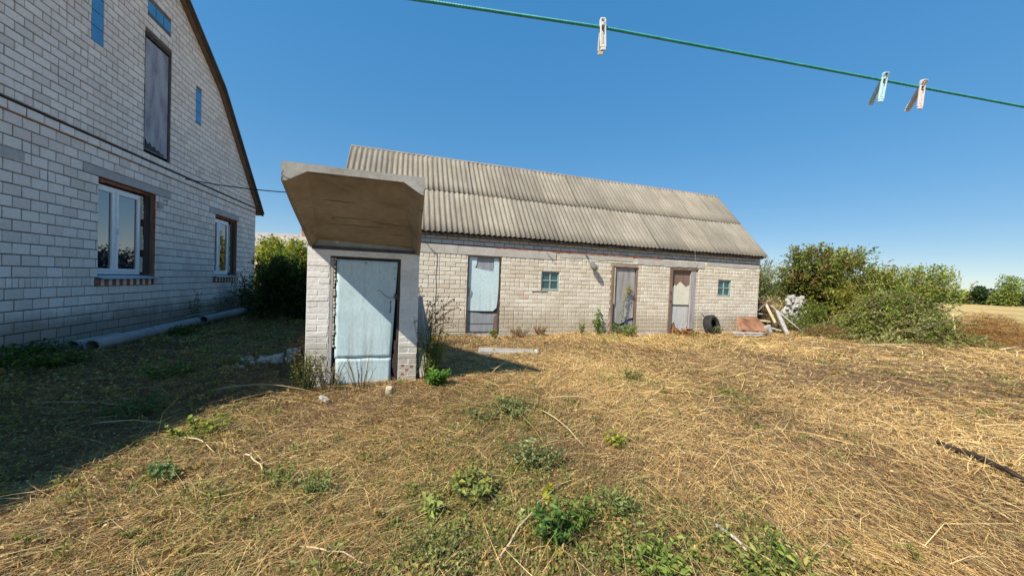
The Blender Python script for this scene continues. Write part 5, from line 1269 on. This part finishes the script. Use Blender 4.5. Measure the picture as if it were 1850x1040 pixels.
stalk('straight pale stick lying in deep shade at the left', (-4.6, 3.3), (-3.6, 3.42), .008, 'dry_stalk', .03, 'stick', 'stick')
stalk('short pale stick in the shade before the house shadow edge', (-3.55, 2.95), (-3.0, 3.05), .006, 'dry_stalk', .03, 'stick', 'stick')
stalk('thick dark charred-looking branch curving through the straw at the right', (4.05, 3.22), (3.75, 2.35), .030, 'dead_wood', .05, 'dark_branch', 'branch', 10, .03)
stalk('thin dark twig lying in the straw right of centre', (2.45, 3.6), (3.1, 3.85), .007, 'dead_wood', .03, 'dark_twig', 'twig', 8, .02)
stalk('dry pale stalk crossing the shadow of the canopy', (-.25, 5.0), (.25, 5.35), .006, 'dry_stalk', .16)
stalk('long pale stalk curving along the shadow edge left of the cellar entrance', (-3.35, 3.9), (-2.3, 4.1), .006, 'dry_stalk', .08)
stalk('grey-green rolled leaf stalk in the straw at the bottom right of centre', (1.24, 2.02), (1.30, 1.80), .012, 'lintel', .01, 'withered_stalk', 'stalk')

# ------------------------------------------------------------------ overhead cable and clothesline
def cable(name, label, a, b_, sag, rad, mat, cat, n=40):
    a = Vector(a); b_ = Vector(b_); pts = []
    for k in range(n+1):
        t_ = k/n; p = a.lerp(b_, t_); p.z -= sag*4*t_*(1-t_); pts.append(p-a)
    o = MB().tube(pts, rad, 6).build(name, MAT[mat]); o.location = a; return tag(o, label, cat)
cable('power_cable', 'thin black cable running from the house gable past the concrete canopy', to_world(HA, HANG, 4.1, -.03, 3.62), (-4.27, 8.9, 3.42), .10, .012, 'black_wire', 'cable')

RA = Vector((-5.63, -.09, 1.945)); RB = Vector((.166, .734, 1.93)); RC = Vector((1.373, .967, 1.93)); RD_ = Vector((7.2, 2.1, 2.05))
def rope_pt(s_):            # piecewise through the points, s in metres along x
    P = [RA, RB, RC, RD_]
    for p, q in zip(P, P[1:]):
        if s_ <= q.x or q is RD_: t_ = (s_-p.x)/(q.x-p.x); return p.lerp(q, t_)
def build_rope():
    T = thing('clothesline', 'green twisted clothesline sloping across the sky', 'clothesline', RB)
    xs = np.concatenate([np.linspace(RA.x, -.6, 60), np.arange(-.6, 2.2, .0028)[1:], np.linspace(2.2, RD_.x, 60)[1:]])
    for k in range(3):
        pts = []
        for x in xs:
            c = rope_pt(x)-RB; ph = 2*math.pi*(x/.017)+k*2.094; pts.append(c+Vector((0, .0017*math.cos(ph), .0017*math.sin(ph))))
        MB().tube(pts, .0019, 5).build('strand', MAT['rope'], T, True)
build_rope()

def peg_arm(L=.08, w=.0125, th=.0055):
    """one half of a clothes peg: rounded bar with top slot, spring notch and a long groove cut as real holes"""
    prof = []; hw = w/2; n = 6
    out = [(-hw*.8, L/2-.002), (-hw*.5, L/2), (hw*.5, L/2), (hw*.8, L/2-.002), (hw, L/2-.012), (hw, -L/2+.008)]
    for k in range(n+1):
        a = -math.pi*k/n; out.append((hw*math.cos(a), -L/2+.007+.007*math.sin(a)))
    out += [(-hw, -L/2+.008), (-hw, L/2-.012)]
    return out
def build_peg(label, x, mat, yaw, tilt, spread, L=.078):
    c = rope_pt(x); T = thing('clothes_peg', label, 'clothes peg', c, 0, 'clothes pegs on the green line')
    M0 = Matrix.Rotation(yaw, 4, 'Z') @ Matrix.Rotation(tilt, 4, 'Y')
    top_off = .022
    for s_, sp in ((-1, 0.0), (1, -spread)):
        # local: x width, y thickness, z length; jaws at the top grip the rope
        m_ = MB(); w = .0125; th = .0045; z1 = .016; z0 = z1-L; hw = w/2
        yf = s_*.0045
        # frame pieces leave a window at the top, a spring window and a long slot
        def bar(xa, xb, za, zb): m_.box(xa, xb, yf-th/2, yf+th/2, za, zb)
        bar(-hw, -hw*.45, z0+.006, z1-.002); bar(hw*.45, hw, z0+.006, z1-.002)
        bar(-hw*.8, hw*.8, z1-.0035, z1); bar(-hw*.45, hw*.45, z1-.016, z1-.0085); bar(-hw*.45, -hw*.14, z0+.012, z1-.027); bar(hw*.14, hw*.45, z0+.012, z1-.027)
        bar(-hw*.85, hw*.85, z0, z0+.006); bar(-hw*.45, hw*.45, z0+.006, z0+.012)
        M = M0 @ Matrix.Translation((0, 0, -.012)) @ Matrix.Rotation(sp, 4, 'X') @ Matrix.Translation((0, 0, .012))
        m_.v = [tuple(M @ Vector(v)) for v in m_.v]
        o = m_.build('peg_arm', MAT[mat], T); bevel(o, .0012, 2)
    pts = [M0 @ Vector((.0035*math.cos(a*1.0), .001*(a/3)-.004, -.011+.0035*math.sin(a))) for a in np.linspace(0, 12.5, 34)]
    MB().tube(pts, .0007, 5).build('spring', MAT['spring'], T)
    MB().tube([M0 @ Vector(p) for p in ((0, -.0085, -.016), (.0, -.0085, .0), (0.003, -.008, .006), (0.003, .008, .006), (0, .0085, .0))], .0007, 5).build('spring_leg', MAT['spring'], T)
build_peg('whitish plastic clothes peg hanging nearly closed, leftmost on the green clothesline', .166, 'peg_white', R(4), R(-3), R(-15), .066)
build_peg('pale blue-white clothes peg with splayed legs, middle one on the green clothesline', .897, 'peg_blue', R(-8), R(6), R(-30), .072)
build_peg('pinkish-white clothes peg with widely splayed legs, rightmost on the green clothesline', 1.018, 'peg_pink', R(-6), R(3), R(-34), .073)
